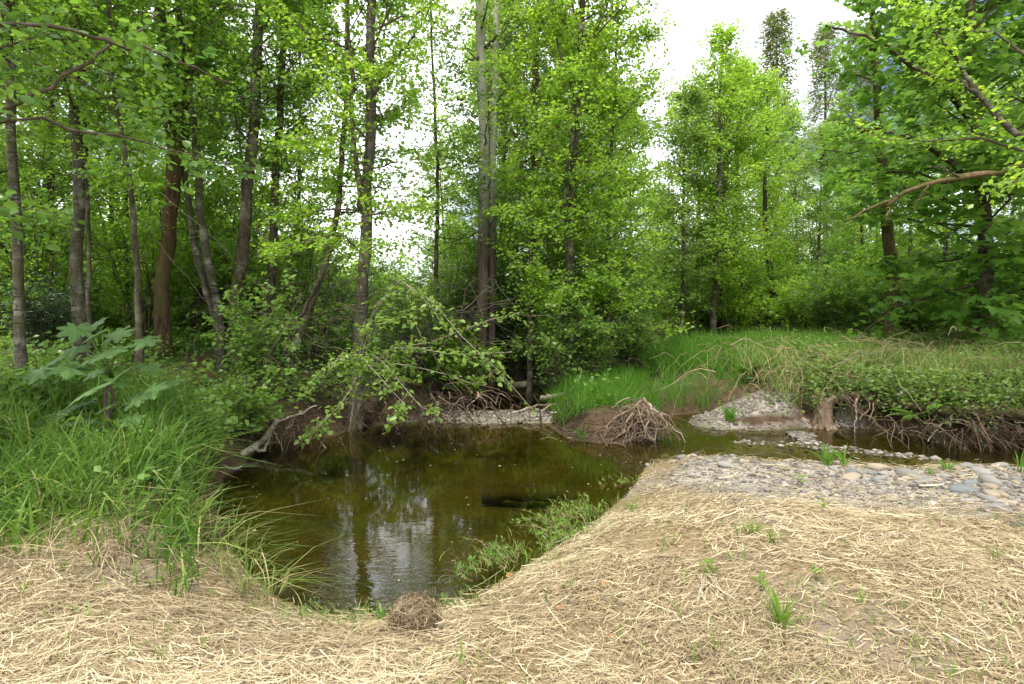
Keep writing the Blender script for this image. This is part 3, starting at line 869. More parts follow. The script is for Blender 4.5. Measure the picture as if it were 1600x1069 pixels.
# --- trees of the wood behind: a few built, the rest copies
def proto_tree(name, u, Y, H, r, bark, leafm, crown, lean=.3, label='', group=''):
    b = base_at(u, Y)
    return make_tree(name, label, [b, b + [lean * .3, 0, H * .35], b + [lean * .7, 0, H * .7], b + [lean, 0, H]], r, .02, bark, leafm, crown, group=group)

REFS = [(28, 'the alder at the left edge'), (120, 'the straight thick alder'), (205, 'the slim dark sapling'), (262, 'the mossy brown trunk'), (325, 'the leaning grey pair'), (378, 'the black-footed trunk'), (430, 'the narrow dark trunk'), (500, 'the crooked leaning stem'), (572, 'the alder above the pool'),
        (640, 'the overhanging shrub'), (690, 'the thin leaning alder'), (755, 'the bleached cottonwood'), (832, 'the leafy young alder'), (890, 'the slim pale-grey alder'), (955, 'the clump shoulder alder'), (1010, 'the lone small alder'), (1066, 'the left end of the grove'), (1120, 'the pale sturdy grove alder'), (1165, 'the bowed grove alder'),
        (1206, 'the kinked thick grove alder'), (1278, 'the slender branching alder'), (1340, 'the mossy limb tip'), (1395, 'the shaggy mossy trunk'), (1450, 'the left maple boughs'), (1535, 'the broad maple trunk'), (1600, 'the right edge limb')]
SAID = set()
def place_label(kind, u, Y):
    """Kind and the nearest landmark in front of it, never the same twice."""
    order = sorted(REFS, key=lambda r: abs(r[0] - u))
    far = 'close behind' if Y < 18 else 'some way behind' if Y < 24 else 'far behind' if Y < 30 else 'farthest back behind'
    for ref in order[:5]:
        for side in (('just left of' if u < ref[0] else 'just right of'), ''):
            s = f'{kind} {far} {ref[1]}' if not side else f'{kind} {far} and {side} {ref[1]}'
            if s not in SAID:
                SAID.add(s)
                return s
    return s

GW = 'alders deep in the left wood'
LW = ['pale alder', 'dark leafy alder']
pa = proto_tree('alder_tree', 60, 16, 11.5, .11, 'alder_bark', 'far_leaf', cr(B=60, h0=.12, L=2.1, m=19, k=16, leaf=(.105, .080), tw_len=.95), .5, place_label('pale alder', 60, 16), GW)
pb_ = proto_tree('alder_tree', 185, 18, 10.0, .09, 'dark_bark', 'alder_leaf', cr(B=56, h0=.12, L=2.3, m=19, k=16, leaf=(.105, .080), tw_len=.95), -.6, place_label('dark leafy alder', 185, 18), GW)
pc = proto_tree('alder_tree', 290, 20, 12.0, .10, 'alder_bark', 'bright_leaf', cr(B=60, h0=.12, L=2.2, m=19, k=16, leaf=(.110, .084), tw_len=1.0), .2, place_label('pale alder', 290, 20), GW)
PR = [pa, pb_, pc]
def place_copy(p, u, Y, s, label, group):
    return copy_tree(p, base_at(u, Y), rng.uniform(0, 6.28), (s * rng.uniform(.9, 1.1), s * rng.uniform(.9, 1.1), s), place_label(label, u, Y), group)
for i, (u, Y, s) in enumerate([(-40, 15, 1), (395, 17, .9), (200, 13.5, .8), (75, 12.5, .85), (310, 13, .8), (465, 13.5, .7), (-15, 11.5, .9), (-90, 20, 1.1), (60, 32, 1), (230, 34, 1)]):
    k = i % 3
    place_copy(PR[k], u, Y, s, LW[1] if k == 1 else LW[0], GW)
for i, (u, Y, s) in enumerate([(700, 24, .70), (1045, 31, .72), (985, 24, .85), (780, 16.5, .95), (915, 16, .95), (760, 19, .95), (800, 22, 1), (905, 18, 1), (960, 21, .8), (860, 26, 1)]):
    place_copy(PR[i % 3], u, Y, s, 'leafy alder', 'alders behind the middle clump')
for i, (u, Y, s) in enumerate([(1100, 31, 1.05), (1150, 29, 1.08), (1205, 31, 1.05), (1250, 28, .88), (1310, 30, .85), (1350, 22, .80), (1440, 25, .9), (1480, 19, .9), (1590, 22, 1), (1660, 17, 1), (1420, 19, .75), (1330, 34, .95)]):
    place_copy(PR[(i * 2) % 3], u, Y, s, 'pale green backdrop tree', 'trees beyond the right grove')

FN = dict(m=12, k=12, tw_len=1.0, leaf=(.36, .075), tpl=LEAF4, flat=.9, droop=.3)
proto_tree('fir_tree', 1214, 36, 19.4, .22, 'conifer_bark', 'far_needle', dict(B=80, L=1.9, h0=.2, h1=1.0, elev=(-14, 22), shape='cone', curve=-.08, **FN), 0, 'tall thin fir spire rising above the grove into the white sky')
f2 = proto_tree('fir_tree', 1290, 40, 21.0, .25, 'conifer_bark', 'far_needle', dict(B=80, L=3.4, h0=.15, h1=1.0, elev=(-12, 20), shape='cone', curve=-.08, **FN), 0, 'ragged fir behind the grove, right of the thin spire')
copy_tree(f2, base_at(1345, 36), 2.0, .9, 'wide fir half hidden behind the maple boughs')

# ------------------------------------------------------------------ shrubs
def make_shrub(name, label, base, n, H, spread, leafm, m, k, leaf, tpl=LEAF4, tw=.4, group=None, cat='shrub', twig='twig', s0=.15, flat=.75, tint_shift=0.0, paths=None, r=.012):
    """Arching stems from one foot; the stems are one part, the leaves another."""
    base = np.asarray(base, float)
    root = empty(name, base, label, cat, group)
    if paths is None:
        a = np.arange(n) * 2.4 + rng.normal(0, .5, n)
        e = rng.uniform(.35, 1.0, n)
        j = np.linspace(0, 1, 7)
        P = np.zeros((n, 7, 3))
        rr = spread * e * rng.uniform(.6, 1.1, n)
        P[:, :, 0] = np.cos(a)[:, None] * rr[:, None] * j ** 1.3
        P[:, :, 1] = np.sin(a)[:, None] * rr[:, None] * j ** 1.3
        P[:, :, 2] = (H * rng.uniform(.6, 1.05, n) * (1.25 - .55 * e))[:, None] * (j * 1.5 - .5 * j ** 2 - .18 * e[:, None] * j ** 3)
        P += np.cumsum(rng.normal(0, .02, P.shape), 1) * H * (j[None, :, None] > 0)
    else:
        P = np.array([smooth_path(p, 9, .008) for p in paths]) - base
    nn = P.shape[1]
    g = Geo()
    V, Q = tubes(P, np.tile(np.linspace(r, r * .3, nn), (len(P), 1)), 5)
    g.add(V, Q)
    link('stem', g.mesh('stem', M[twig]), root, kind='stuff')
    g = Geo()
    dress(g, P, m, k, tw, leaf, tpl, s0=s0, flat=flat, tint_shift=tint_shift, twig_r=.003)
    link('foliage', g.mesh('foliage', [M[leafm], M[twig]]), root, kind='stuff')
    return root

GS = 'understory shrubs of the left wood'
b1 = make_shrub('understory_shrub', place_label('green shrub', 90, 14), base_at(90, 14), 34, 2.6, 1.7, 'shrub_leaf', 12, 9, (.095, .07), group=GS)
b2 = make_shrub('understory_shrub', place_label('yellow-green shrub', 200, 17), base_at(200, 17), 34, 3.0, 1.9, 'bright_leaf', 12, 9, (.11, .085), group=GS)
b3 = make_shrub('understory_shrub', place_label('dark shrub', 420, 14), base_at(420, 14), 34, 2.6, 1.8, 'deep_leaf', 12, 9, (.095, .07), group=GS)
LS = ['green shrub', 'yellow-green shrub', 'dark shrub']
BS = [b1, b2, b3]
def place_shrub(k, u, Y, s, label, group):
    return copy_tree(BS[k], base_at(u, Y), rng.uniform(0, 6.28), (s * rng.uniform(.9, 1.2), s * rng.uniform(.9, 1.2), s * rng.uniform(.85, 1.15)), place_label(label, u, Y), group)
for i, (u, Y, s) in enumerate([(-30, 12, .8), (20, 17, 1), (70, 21, 1.2), (130, 19, 1), (160, 25, 1.5), (230, 20, 1), (275, 16, .8), (300, 23, 1.4), (330, 18, .9), (385, 21, 1.2), (420, 26, 1.7), (470, 16, 1.0), (500, 22, 1.4), (520, 14, .8), (555, 17, 1.1), (600, 23, 1.25), (640, 16, .8), (670, 20, .8), (705, 17, .9), (10, 27, 1.6), (260, 30, 1.8), (600, 30, 1.6), (360, 31, 1.9), (480, 30, 1.8), (40, 15, 1.1), (110, 13.5, .7), (180, 14.5, .7), (240, 17, 1.2), (305, 14.5, .9), (350, 15, 1.1), (405, 17, 1.3), (455, 20, 1.3), (535, 25, 1.5), (575, 22, 1.2), (625, 19, .75), (665, 27, 1.15), (722, 28, 1.7), (200, 26, 2.0), (90, 24, 1.9), (310, 27, 2.1), (430, 22, 1.4), (0, 22, 1.8)]):
    k = (1, 0, 1, 2, 1, 0)[i % 6]
    place_shrub(k, u, Y, s, LS[k], GS)
for i, (u, Y, s) in enumerate([(725, 22, 1.2), (785, 17, 1.0), (850, 16, 1.0), (905, 15, 1.1), (945, 16.5, 1.1), (985, 19, 1.2)]):
    place_shrub((2, 2, 0)[i % 3], u, Y, s, 'dark leafy shrub', 'shrubs behind the middle clump')
for i, (u, Y, s) in enumerate([(1000, 24, 1.1), (1030, 30, 1.5), (1010, 34, 1.9), (1045, 26, 1.2), (1075, 27, 1.4), (1105, 25, 1.3), (1145, 26, 1.4), (1170, 24, 1.1), (1195, 27, 1.5), (1235, 25, 1.4), (1260, 22, 1.1), (1300, 22, 1.3), (1335, 25, 1.5), (1360, 18, 1.0), (1420, 17, 1.1), (1450, 21, 1.5), (1500, 17, 1.1), (1545, 16, 1.0), (1590, 19, 1.4), (1640, 15, 1.0), (1050, 21, .8), (1090, 23, 1.0), (1125, 24, 1.1), (1160, 21.5, .8), (1205, 25, 1.2), (1240, 21, .9), (1285, 19, .9), (1320, 18, .9), (1385, 20, 1.2), (1405, 16, .8), (1470, 16, .9), (1520, 19, 1.3), (1570, 15, .9), (1615, 16, 1.1), (1255, 30, 1.9), (1155, 32, 2.0), (1350, 29, 2.0), (1440, 27, 2.0), (1030, 36, 1.6), (980, 28, 1.7), (1085, 33, 1.9)]):
    place_shrub((1, 0, 0, 1, 2)[i % 5], u, Y, s, 'pale green shrub', 'shrubs behind the right meadow')

make_shrub('dogwood_shrub', 'grey-green dogwood skirting the right foot of the middle clump', base_at(930, 11.9), 40, 2.0, 1.1, 'shrub_leaf', 12, 9, (.075, .05), tw=.32, tint_shift=.15)
make_shrub('dogwood_shrub', 'broad dogwood thicket in front of the slim pale alder', base_at(868, 11.6), 40, 2.6, 1.2, 'shrub_leaf', 12, 9, (.085, .06), tw=.35)
make_shrub('dogwood_shrub', 'tall dark leafy shrub between the bleached trunks and the slim alder', base_at(812, 13.8), 40, 3.4, 1.3, 'deep_leaf', 12, 9, (.09, .068), tw=.4)
make_shrub('dogwood_shrub', 'loose leafy shrub in front of the foot of the bleached cottonwood', base_at(728, 12.4), 30, 2.4, 1.1, 'bright_leaf', 11, 8, (.085, .062), tw=.35)
CB = make_shrub('dogwood_shrub', 'tall dense bush over the shadowed channel right of the bleached cottonwood', base_at(800, 14.2), 34, 4.2, 1.5, 'deep_leaf', 16, 11, (.085, .064), tw=.45, r=.014)
for u, Y, s, lab in [(850, 13.4, .95, 'tall dense bush directly left of the foot of the slim pale-grey alder'), (915, 13.0, .85, 'tall dense bush directly right of the foot of the slim pale-grey alder'), (965, 13.8, .80, 'tall dense bush at the right end of the middle clump'), (722, 14.6, .72, 'tall dense bush behind the foot of the bleached cottonwood')]:
    copy_tree(CB, base_at(u, Y), rng.uniform(0, 6.28), s, lab)
make_shrub('dogwood_shrub', 'light shrub leaning over the tall grass at the edge of the clump', base_at(985, 13.5), 34, 1.9, 1.1, 'shrub_leaf', 12, 9, (.085, .06), tw=.35, tint_shift=.2)
make_shrub('thicket_shrub', 'twiggy thicket shrub left of the tall alder above the litter bank', base_at(490, 11.6), 40, 2.5, 1.5, 'shrub_leaf', 9, 8, (.08, .06), tw=.35)
make_shrub('thicket_shrub', 'twiggy thicket shrub between the tall alder and the cottonwood', base_at(650, 12.4), 44, 2.7, 1.5, 'shrub_leaf', 9, 8, (.08, .06), tw=.35)
VM = make_shrub('vine_maple', 'tall thin-stemmed undergrowth tree in front of the mossy brown trunk', base_at(232, 12.2), 22, 4.6, 2.0, 'alder_leaf', 20, 14, (.080, .062), tw=.62, r=.016, twig='dark_bark', group='tall undergrowth of the left wood')
for u, Y, s, lab in [(60, 11.0, 1.0, 'tall thin-stemmed undergrowth tree between the two leftmost alders'), (300, 13.2, 1.05, 'tall thin-stemmed undergrowth tree behind the leaning grey pair'), (462, 12.0, .95, 'tall thin-stemmed undergrowth tree around the crooked leaning stem'), (708, 14.5, .75, 'tall thin-stemmed undergrowth tree just left of the bleached cottonwood'),
                     (395, 14.5, 1.15, 'tall thin-stemmed undergrowth tree behind the black-footed trunk'), (-10, 13.0, 1.2, 'tall thin-stemmed undergrowth tree cut by the left edge'), (790, 15.0, 1.1, 'tall thin-stemmed undergrowth tree deep behind the bleached cottonwood'), (920, 14.2, .95, 'tall thin-stemmed undergrowth tree behind the slim pale alder')]:
    copy_tree(VM, base_at(u, Y), rng.uniform(0, 6.28), (s * rng.uniform(.9, 1.15), s * rng.uniform(.9, 1.15), s), lab)
make_shrub('broom_bush', 'yellow flowering broom high on the slope at the far left', base_at(92, 31), 46, 2.4, 1.9, 'broom', 14, 9, (.13, .10), tw=.4)
make_shrub('cedar_sapling', 'small dark cedar with drooping sprays behind the leftmost alder', base_at(68, 9.6), 26, 1.5, .75, 'needle', 12, 14, (.09, .022), tw=.35)

BB = make_shrub('bramble_bush', 'low bramble bush on the right bank, straight above the stump', base_at(1290, 11.2), 26, .75, .75, 'bramble_leaf', 9, 7, (.085, .062), tw=.28, tint_shift=.2, r=.006, twig='pale_twig', group='brambles along the right bank')
for u, Y, s, lab in [(1345, 10.8, .65, 'low bramble bush right of the one above the stump'), (1395, 11.6, .9, 'bramble bush on the right bank behind the pale poles'), (1440, 10.6, .6, 'bramble bush just behind the long mossy stick'), (1500, 11.0, .75, 'bramble bush above the tangle of dead stems'), (1545, 10.2, .6, 'bramble bush on the bank near the right edge, in front of the ferns'), (1595, 10.8, 1.2, 'bramble bush cut by the right edge of the view'),
                     (1330, 13.0, 1.2, 'bramble bush at the back of the meadow, right of the tall grass'), (1430, 13.4, 1.3, 'bramble bush beneath the shaggy mossy trunk'), (1540, 13.6, 1.3, 'bramble bush at the foot of the broad maple'), (1265, 12.6, .9, 'bramble bush at the right end of the tall meadow grass')]:
    copy_tree(BB, base_at(u, Y), rng.uniform(0, 6.28), (s * rng.uniform(.9, 1.2), s * rng.uniform(.9, 1.2), s * rng.uniform(.8, 1.1)), lab)

# stems arching over the pool
oy = 8.4
make_shrub('overhanging_shrub', 'pale-leaved shrub arching its long stems over the middle of the pool', base_at(545, 9.4), 0, 0, 0, 'spray_leaf', 24, 8, (.092, .060), LEAF6, tw=.32, twig='pale_twig', s0=.25, r=.011, flat=.6, paths=[
    [base_at(545, 9.4), px(585, 480, 9.0), px(640, 440, 8.6), px(700, 505, 8.3), px(770, 572, 8.1), px(832, 640, 8.0)],
    [base_at(545, 9.4), px(570, 520, 9.0), px(620, 448, 8.6), px(665, 470, 8.3), px(700, 520, 8.2)],
    [base_at(545, 9.4), px(600, 560, 8.9), px(690, 530, 8.5), px(760, 500, 8.3), px(812, 488, 8.2)],
    [base_at(545, 9.4), px(590, 560, 8.8), px(640, 545, 8.5), px(720, 555, 8.3), px(800, 550, 8.2)],
    [base_at(545, 9.4), px(575, 560, 8.8), px(620, 590, 8.4), px(650, 630, 8.2), px(700, 650, 8.1)],
    [base_at(545, 9.4), px(570, 570, 8.7), px(600, 600, 8.2), px(635, 640, 7.9), px(612, 662, 7.8)],
    [base_at(545, 9.4), px(560, 590, 8.8), px(540, 620, 8.2), px(510, 655, 7.8), px(480, 682, 7.6)],
    [base_at(545, 9.4), px(590, 575, 8.8), px(680, 580, 8.5), px(740, 600, 8.3), px(780, 575, 8.2)],
    [base_at(545, 9.4), px(560, 560, 8.8), px(530, 560, 8.3), px(500, 580, 8.0), px(475, 610, 7.8)],
    [base_at(545, 9.4), px(580, 530, 8.9), px(610, 500, 8.5), px(640, 490, 8.3), px(660, 530, 8.2)]])
make_shrub('salmonberry_shrub', 'leafy shrub on the left bank just above the pale fallen log', base_at(380, 7.9), 30, 1.05, 1.0, 'spray_leaf', 9, 6, (.085, .060), LEAF6, tw=.25, tint_shift=-.3, r=.008)
make_shrub('salmonberry_shrub', 'low leafy shrub right of the big-leaved plant', base_at(315, 6.6), 22, .80, .60, 'spray_leaf', 9, 6, (.085, .060), LEAF6, tw=.22, tint_shift=-.25, r=.007)
make_shrub('salmonberry_shrub', 'leafy shrub climbing round the foot of the leaning grey pair', base_at(395, 9.2), 30, 1.9, 1.2, 'shrub_leaf', 10, 7, (.09, .065), LEAF6, tw=.28, r=.009)
make_shrub('salmonberry_shrub', 'dark low shrub in the grass below the leftmost alders', base_at(60, 6.6), 26, .9, .9, 'shrub_leaf', 9, 6, (.085, .062), LEAF6, tw=.25, tint_shift=-.2, r=.007)

# ------------------------------------------------------------------ grass, straw, litter
def blades(g, P, h, w, lean, tint, nseg=3, mat=0, az=None):
    N = len(P)
    t = np.linspace(0, 1, nseg + 1)
    a = rng.uniform(0, 2 * np.pi, N) if az is None else az
    sv = np.stack([np.cos(a), np.sin(a), np.zeros(N)], 1)
    ln = np.linalg.norm(lean, axis=1)
    C = P[:, None] + np.zeros((N, nseg + 1, 3))
    C[:, :, :2] += lean[:, None] * (h[:, None] * t ** 1.9)[:, :, None]
    C[:, :, 2] += h[:, None] * (t - np.clip(ln, 0, 1.6)[:, None] * .42 * t ** 2.4)
    W = (w[:, None] * np.array([.75, 1.0, .8, .08] if nseg == 3 else np.r_[.75, np.ones(nseg - 1), .08]))[:, :, None] * .5
    V = np.stack([C - sv[:, None] * W, C + sv[:, None] * W], 2).reshape(N, -1, 3)
    j = np.arange(nseg)
    q = np.stack([2 * j, 2 * j + 1, 2 * j + 3, 2 * j + 2], 1)
    Fc = (q[None] + (np.arange(N) * 2 * (nseg + 1))[:, None, None]).reshape(-1, 4)
    g.add(V.reshape(-1, 3), Fc, mat, np.repeat(tint, 2 * (nseg + 1)))

def strips(g, c, yaw, ln, w, lift, tint, mat=0, tilt=.12):
    N = len(c)
    d = np.stack([np.cos(yaw), np.sin(yaw)], 1)
    bend = rng.normal(0, .13, N)
    nrm = np.stack([-d[:, 1], d[:, 0]], 1)
    P = np.zeros((N, 3, 3))
    for k, s in enumerate((-.5, 0, .5)):
        P[:, k, :2] = c + d * (ln * s)[:, None] + (nrm * (bend * ln)[:, None] if k == 1 else 0)
        P[:, k, 2] = gz(P[:, k, 0], P[:, k, 1]) + lift
    sl = rng.normal(0, tilt, N) * ln
    P[:, 0, 2] += np.abs(sl) * (sl < 0); P[:, 2, 2] += np.abs(sl) * (sl > 0); P[:, 1, 2] += np.abs(sl) * .35
    roll = rng.normal(0, .5, N)
    sv = np.stack([nrm[:, 0] * np.cos(roll), nrm[:, 1] * np.cos(roll), np.sin(roll)], 1)
    W = w[:, None, None] * np.array([.8, 1, .6])[None, :, None] * .5
    V = np.stack([P - sv[:, None] * W, P + sv[:, None] * W], 2).reshape(N, -1, 3)
    q = np.array([[0, 1, 3, 2], [2, 3, 5, 4]])
    g.add(V.reshape(-1, 3), (q[None] + (np.arange(N) * 6)[:, None, None]).reshape(-1, 4), mat, np.repeat(tint, 6))

def wedge(n, y0, y1, a0=-1.15, a1=1.30):
    """Ground points in front of the camera, thinning out with distance."""
    y = y0 * (y1 / y0) ** rng.random(n)
    return np.stack([y * rng.uniform(a0, a1, n), y], 1)

def inside(c, pxs, level):
    return poly_sd(c, np.array([at_level(u, v, level) for u, v in pxs]))

# mown straw
c = wedge(225000, 2.05, 8.2)
cg_, cs_, sd_, z_, _b = cover(c[:, 0], c[:, 1])
dens = cs_ * np.clip(.58 + .75 * vnoise(c[:, 0], c[:, 1], 1.6, 31) + .45 * vnoise(c[:, 0], c[:, 1], 4.5, 32), .06, 1) + .20 * cg_ * (sd_ > .25) * (vnoise(c[:, 0], c[:, 1], 2.8, 38) > -.2)
edge = np.clip((sd_ - .03) / .12, 0, 1)
keep = rng.random(len(c)) < dens * edge
c = c[keep]
n = len(c)
patch = vnoise(c[:, 0], c[:, 1], 1.1, 33) + .6 * vnoise(c[:, 0], c[:, 1], 3.1, 36)
tint = np.clip(rng.normal(.62, .26, n) + .20 * patch, 0, 1)
yaw = rng.normal(0, .9, n) + 1.6 * vnoise(c[:, 0], c[:, 1], .9, 34) + np.where(rng.random(n) < .3, 1.5, 0)
g = Geo()
strips(g, c, yaw, np.where(rng.random(n) < .03, rng.uniform(.15, .38, n), rng.gamma(2.2, .030, n) + .025), (rng.gamma(3.4, .00075, n) + .0010) * np.clip(.45 + .16 * c[:, 1], .65, 1.1), rng.gamma(1.6, .010, n), tint)
# chaff, broken bits and dark debris between the stalks
c = wedge(60000, 2.05, 8.0)
cg_, cs_, sd_, z_, _b = cover(c[:, 0], c[:, 1])
keep = (sd_ > .05) & (rng.random(len(c)) < .75 * np.maximum(cs_, .35 * cg_))
c = c[keep]; n = len(c)
strips(g, c, rng.uniform(0, 6.28, n), rng.gamma(2, .011, n) + .008, rng.gamma(3, .0014, n) + .0015, rng.gamma(1.3, .004, n), np.clip(rng.normal(.32, .30, n), 0, 1))
link('straw', g.mesh('straw', M['straw'], False), kind='stuff')

# green aftermath showing through the straw
c = wedge(26000, 2.1, 8.0)
cg_, cs_, sd_, z_, _b = cover(c[:, 0], c[:, 1])
pt = vnoise(c[:, 0], c[:, 1], 1.4, 41) + .5 * vnoise(c[:, 0], c[:, 1], 4.0, 42)
near_w = np.exp(-((sd_ - .1) / .22) ** 2)
keep = rng.random(len(c)) < (cs_ * np.clip(.38 * pt + .05, .04, .5) + (.10 + .25 * (pt > .4)) * near_w * (cs_ > .3))
c, nw = c[keep], near_w[keep]
n = len(c)
P = np.column_stack([c, gz(c[:, 0], c[:, 1])])
g = Geo()
blades(g, P, rng.uniform(.03, .12, n) * (1 + .6 * nw), rng.uniform(.003, .007, n), rng.normal(0, .55, (n, 2)), np.clip(rng.normal(.35, .3, n), 0, 1))
link('grass_regrowth', g.mesh('grass_regrowth', M['mixed_blade'], False), kind='stuff')

# tall grass of the left bank
pl = [(-330, 860), (-330, 600), (60, 600), (290, 640), (325, 700), (315, 770), (318, 860), (275, 872), (200, 862), (100, 842), (0, 860)]
c = np.stack([rng.uniform(-7.5, -2.0, 40000), rng.uniform(3.2, 9.0, 40000)], 1)
dd = inside(c, pl, .5)
zz, sd_, _ = land_fields(c[:, 0], c[:, 1])
clump = vnoise(c[:, 0], c[:, 1], 2.2, 51)
keep = (dd < 0) & (sd_ > -.02) & (rng.random(len(c)) < np.clip(.30 + .5 * clump, .03, .8))
c, zz, clump, sd_ = c[keep], zz[keep], clump[keep], sd_[keep]
n = len(c)
h = rng.uniform(.22, .62, n) * (1 + .25 * clump) * np.clip(.55 + (c[:, 1] - 3.4) * .35, .55, 1.1)
lean = rng.normal(0, .62, (n, 2)) + np.array([.10, -.08])
g = Geo()
tt_ = np.clip(rng.normal(.42, .25, n) + .3 * vnoise(c[:, 0], c[:, 1], 3.0, 57), 0, 1)
w_ = rng.gamma(5, .0021, n) + .002
mixd = rng.random(n) < .16 + .2 * (vnoise(c[:, 0], c[:, 1], 2.0, 59) > .2)
for q, mi_ in ((~mixd, 0), (mixd, 1)):
    blades(g, np.column_stack([c, zz])[q], h[q] * (1 if mi_ == 0 else .85), w_[q], lean[q] * (1 if mi_ == 0 else 1.4), tt_[q], mat=mi_)
link('tall_grass', g.mesh('tall_grass', [M['grass'], M['mixed_blade']], False), kind='stuff')

# flattened grass trailing into the water at the near left, and dry straw standing behind it
c = np.stack([rng.uniform(-2.9, -1.0, 5200), rng.uniform(3.3, 4.9, 5200)], 1)
zz, sd_, _ = land_fields(c[:, 0], c[:, 1])
keep = (sd_ > -.12) & (sd_ < .30) & (c[:, 0] < -1.6) & (rng.random(len(c)) < np.clip(.35 + .6 * vnoise(c[:, 0], c[:, 1], 3, 58), .03, 1))
c, zz = c[keep][:1500], np.maximum(zz[keep][:1500], 0)
n = len(c)
g = Geo()
blades(g, np.column_stack([c, zz]), rng.uniform(.16, .48, n), rng.uniform(.004, .010, n), rng.normal(0, .9, (n, 2)) + np.array([.6, -.1]), np.clip(rng.normal(.46, .32, n), 0, 1))
link('flattened_grass', g.mesh('flattened_grass', M['mixed_blade'], False), kind='stuff')
c = np.stack([rng.uniform(-5.4, -2.0, 15000), rng.uniform(3.3, 6.6, 15000)], 1)
zz, sd_, _ = land_fields(c[:, 0], c[:, 1])
keep = (sd_ > .04) & (rng.random(len(c)) < np.clip(.35 + .8 * vnoise(c[:, 0], c[:, 1], 1.7, 55), 0, 1) * np.clip((5.0 - c[:, 1]) / 1.2, .07, 1))
c, zz = c[keep], zz[keep]
n = len(c)
g = Geo()
blades(g, np.column_stack([c, zz]), rng.uniform(.12, .40, n), rng.uniform(.003, .006, n), rng.normal(0, .7, (n, 2)) + np.array([.5, -.4]), np.clip(rng.normal(.45, .25, n), 0, 1))
link('dry_grass', g.mesh('dry_grass', M['straw'], False), kind='stuff')

# bright tall grass of the right meadow and on the middle bank
pl = np.array([[2.7, 10.4], [3.1, 12.2], [3.6, 16.5], [11.0, 17.5], [9.4, 13.0], [6.6, 11.6], [5.3, 11.0], [3.8, 10.7]])
c = np.stack([rng.uniform(2.0, 10.0, 42000), rng.uniform(10.2, 18, 42000)], 1)
zz, sd_, _ = land_fields(c[:, 0], c[:, 1])
clump = vnoise(c[:, 0], c[:, 1], 1.6, 61)
keep = (poly_sd(c, pl) < .35 * clump) & (sd_ > .05) & (rng.random(len(c)) < np.clip(.55 + .45 * clump, .1, 1))
c, zz, clump = c[keep], zz[keep], clump[keep]
n = len(c)
g = Geo()
blades(g, np.column_stack([c, zz]), rng.uniform(.42, .92, n) * (1 + .2 * clump), rng.uniform(.008, .016, n), rng.normal(0, .30, (n, 2)) + np.array([-.12, -.1]), np.clip(rng.normal(.5, .25, n), 0, 1))
link('meadow_grass', g.mesh('meadow_grass', M['sedge'], False), kind='stuff')
c = np.stack([rng.uniform(.6, 2.9, 12000), rng.uniform(9.3, 12.6, 12000)], 1)
zz, sd_, _ = land_fields(c[:, 0], c[:, 1])
clump = vnoise(c[:, 0], c[:, 1], 2.2, 62)
keep = (sd_ > .05) & (rng.random(len(c)) < np.clip(.42 + .5 * clump, .08, 1))
c, zz = c[keep], zz[keep]
n = len(c)
g = Geo()
blades(g, np.column_stack([c, zz]), rng.uniform(.18, .55, n), rng.uniform(.006, .012, n), rng.normal(0, .42, (n, 2)) + np.array([-.05, -.2]), np.clip(rng.normal(.45, .25, n), 0, 1))
link('bank_grass', g.mesh('bank_grass', M['sedge'], False), kind='stuff')
# grass glades back in the wood
c = np.stack([rng.uniform(-9, 1.5, 26000), rng.uniform(11.5, 19, 26000)], 1)
zz, sd_, _ = land_fields(c[:, 0], c[:, 1])
clump = vnoise(c[:, 0], c[:, 1], .8, 63)
keep = (sd_ > .3) & (rng.random(len(c)) < np.clip(.25 + .8 * clump, 0, .9))
c, zz = c[keep], zz[keep]
n = len(c)
g = Geo()
blades(g, np.column_stack([c, zz]), rng.uniform(.25, .60, n), rng.uniform(.010, .018, n), rng.normal(0, .35, (n, 2)), np.clip(rng.normal(.55, .25, n), 0, 1))
link('woodland_grass', g.mesh('woodland_grass', M['sedge'], False), kind='stuff')

# the turf lip that overhangs the undercut right bank
lp_ = np.array([at_level(u, v) for u, v in [(1288, 664), (1330, 668), (1400, 677), (1450, 686), (1500, 692), (1620, 697), (1800, 702)]])
lip = smooth_path(np.column_stack([lp_, np.zeros(len(lp_))]), 90)
tn = unit(np.gradient(lip, axis=0))
outw = np.column_stack([tn[:, 1], -tn[:, 0], np.zeros(len(lip))])
wob_ = .5 + .5 * vnoise(lip[:, 0], lip[:, 1], 2.6, 91)
prof = [(-.45, .62), (-.10, .64), (.12, .60), (.22, .53), (.17, .46), (0, .43), (-.30, .40)]
rows = []
for o_, h_ in prof:
    sc_ = np.where(o_ > 0, .35 + 1.0 * wob_, 1.0)
    rows.append(lip + outw * (o_ * sc_)[:, None] + np.column_stack([np.zeros((len(lip), 2)), h_ + .05 * vnoise(lip[:, 0], lip[:, 1], 5.0, 92) + rng.normal(0, .028, len(lip)) - .05]))
V = np.stack(rows, 0)
g = Geo()
g.add(V.reshape(-1, 3), grid_faces(len(lip), len(prof)))
link('bank_overhang', g.mesh('bank_overhang', M['bank_soil']), kind='structure')

c = np.stack([rng.uniform(4.6, 11, 17000), rng.uniform(9.0, 14, 17000)], 1)
zz, sd_, _ = land_fields(c[:, 0], c[:, 1])
keep = (sd_ > .05) & (c[:, 0] > .3 * c[:, 1] + 1.2) & (rng.random(len(c)) < np.clip(.35 + .6 * vnoise(c[:, 0], c[:, 1], 1.8, 64), .05, 1))
c, zz = c[keep], zz[keep]
n = len(c)
g = Geo()
blades(g, np.column_stack([c, zz + .25]), rng.uniform(.25, .70, n), rng.uniform(.005, .011, n), rng.normal(0, .6, (n, 2)), np.clip(rng.normal(.40, .30, n), 0, 1))
link('rough_grass', g.mesh('rough_grass', M['mixed_blade'], False), kind='stuff')

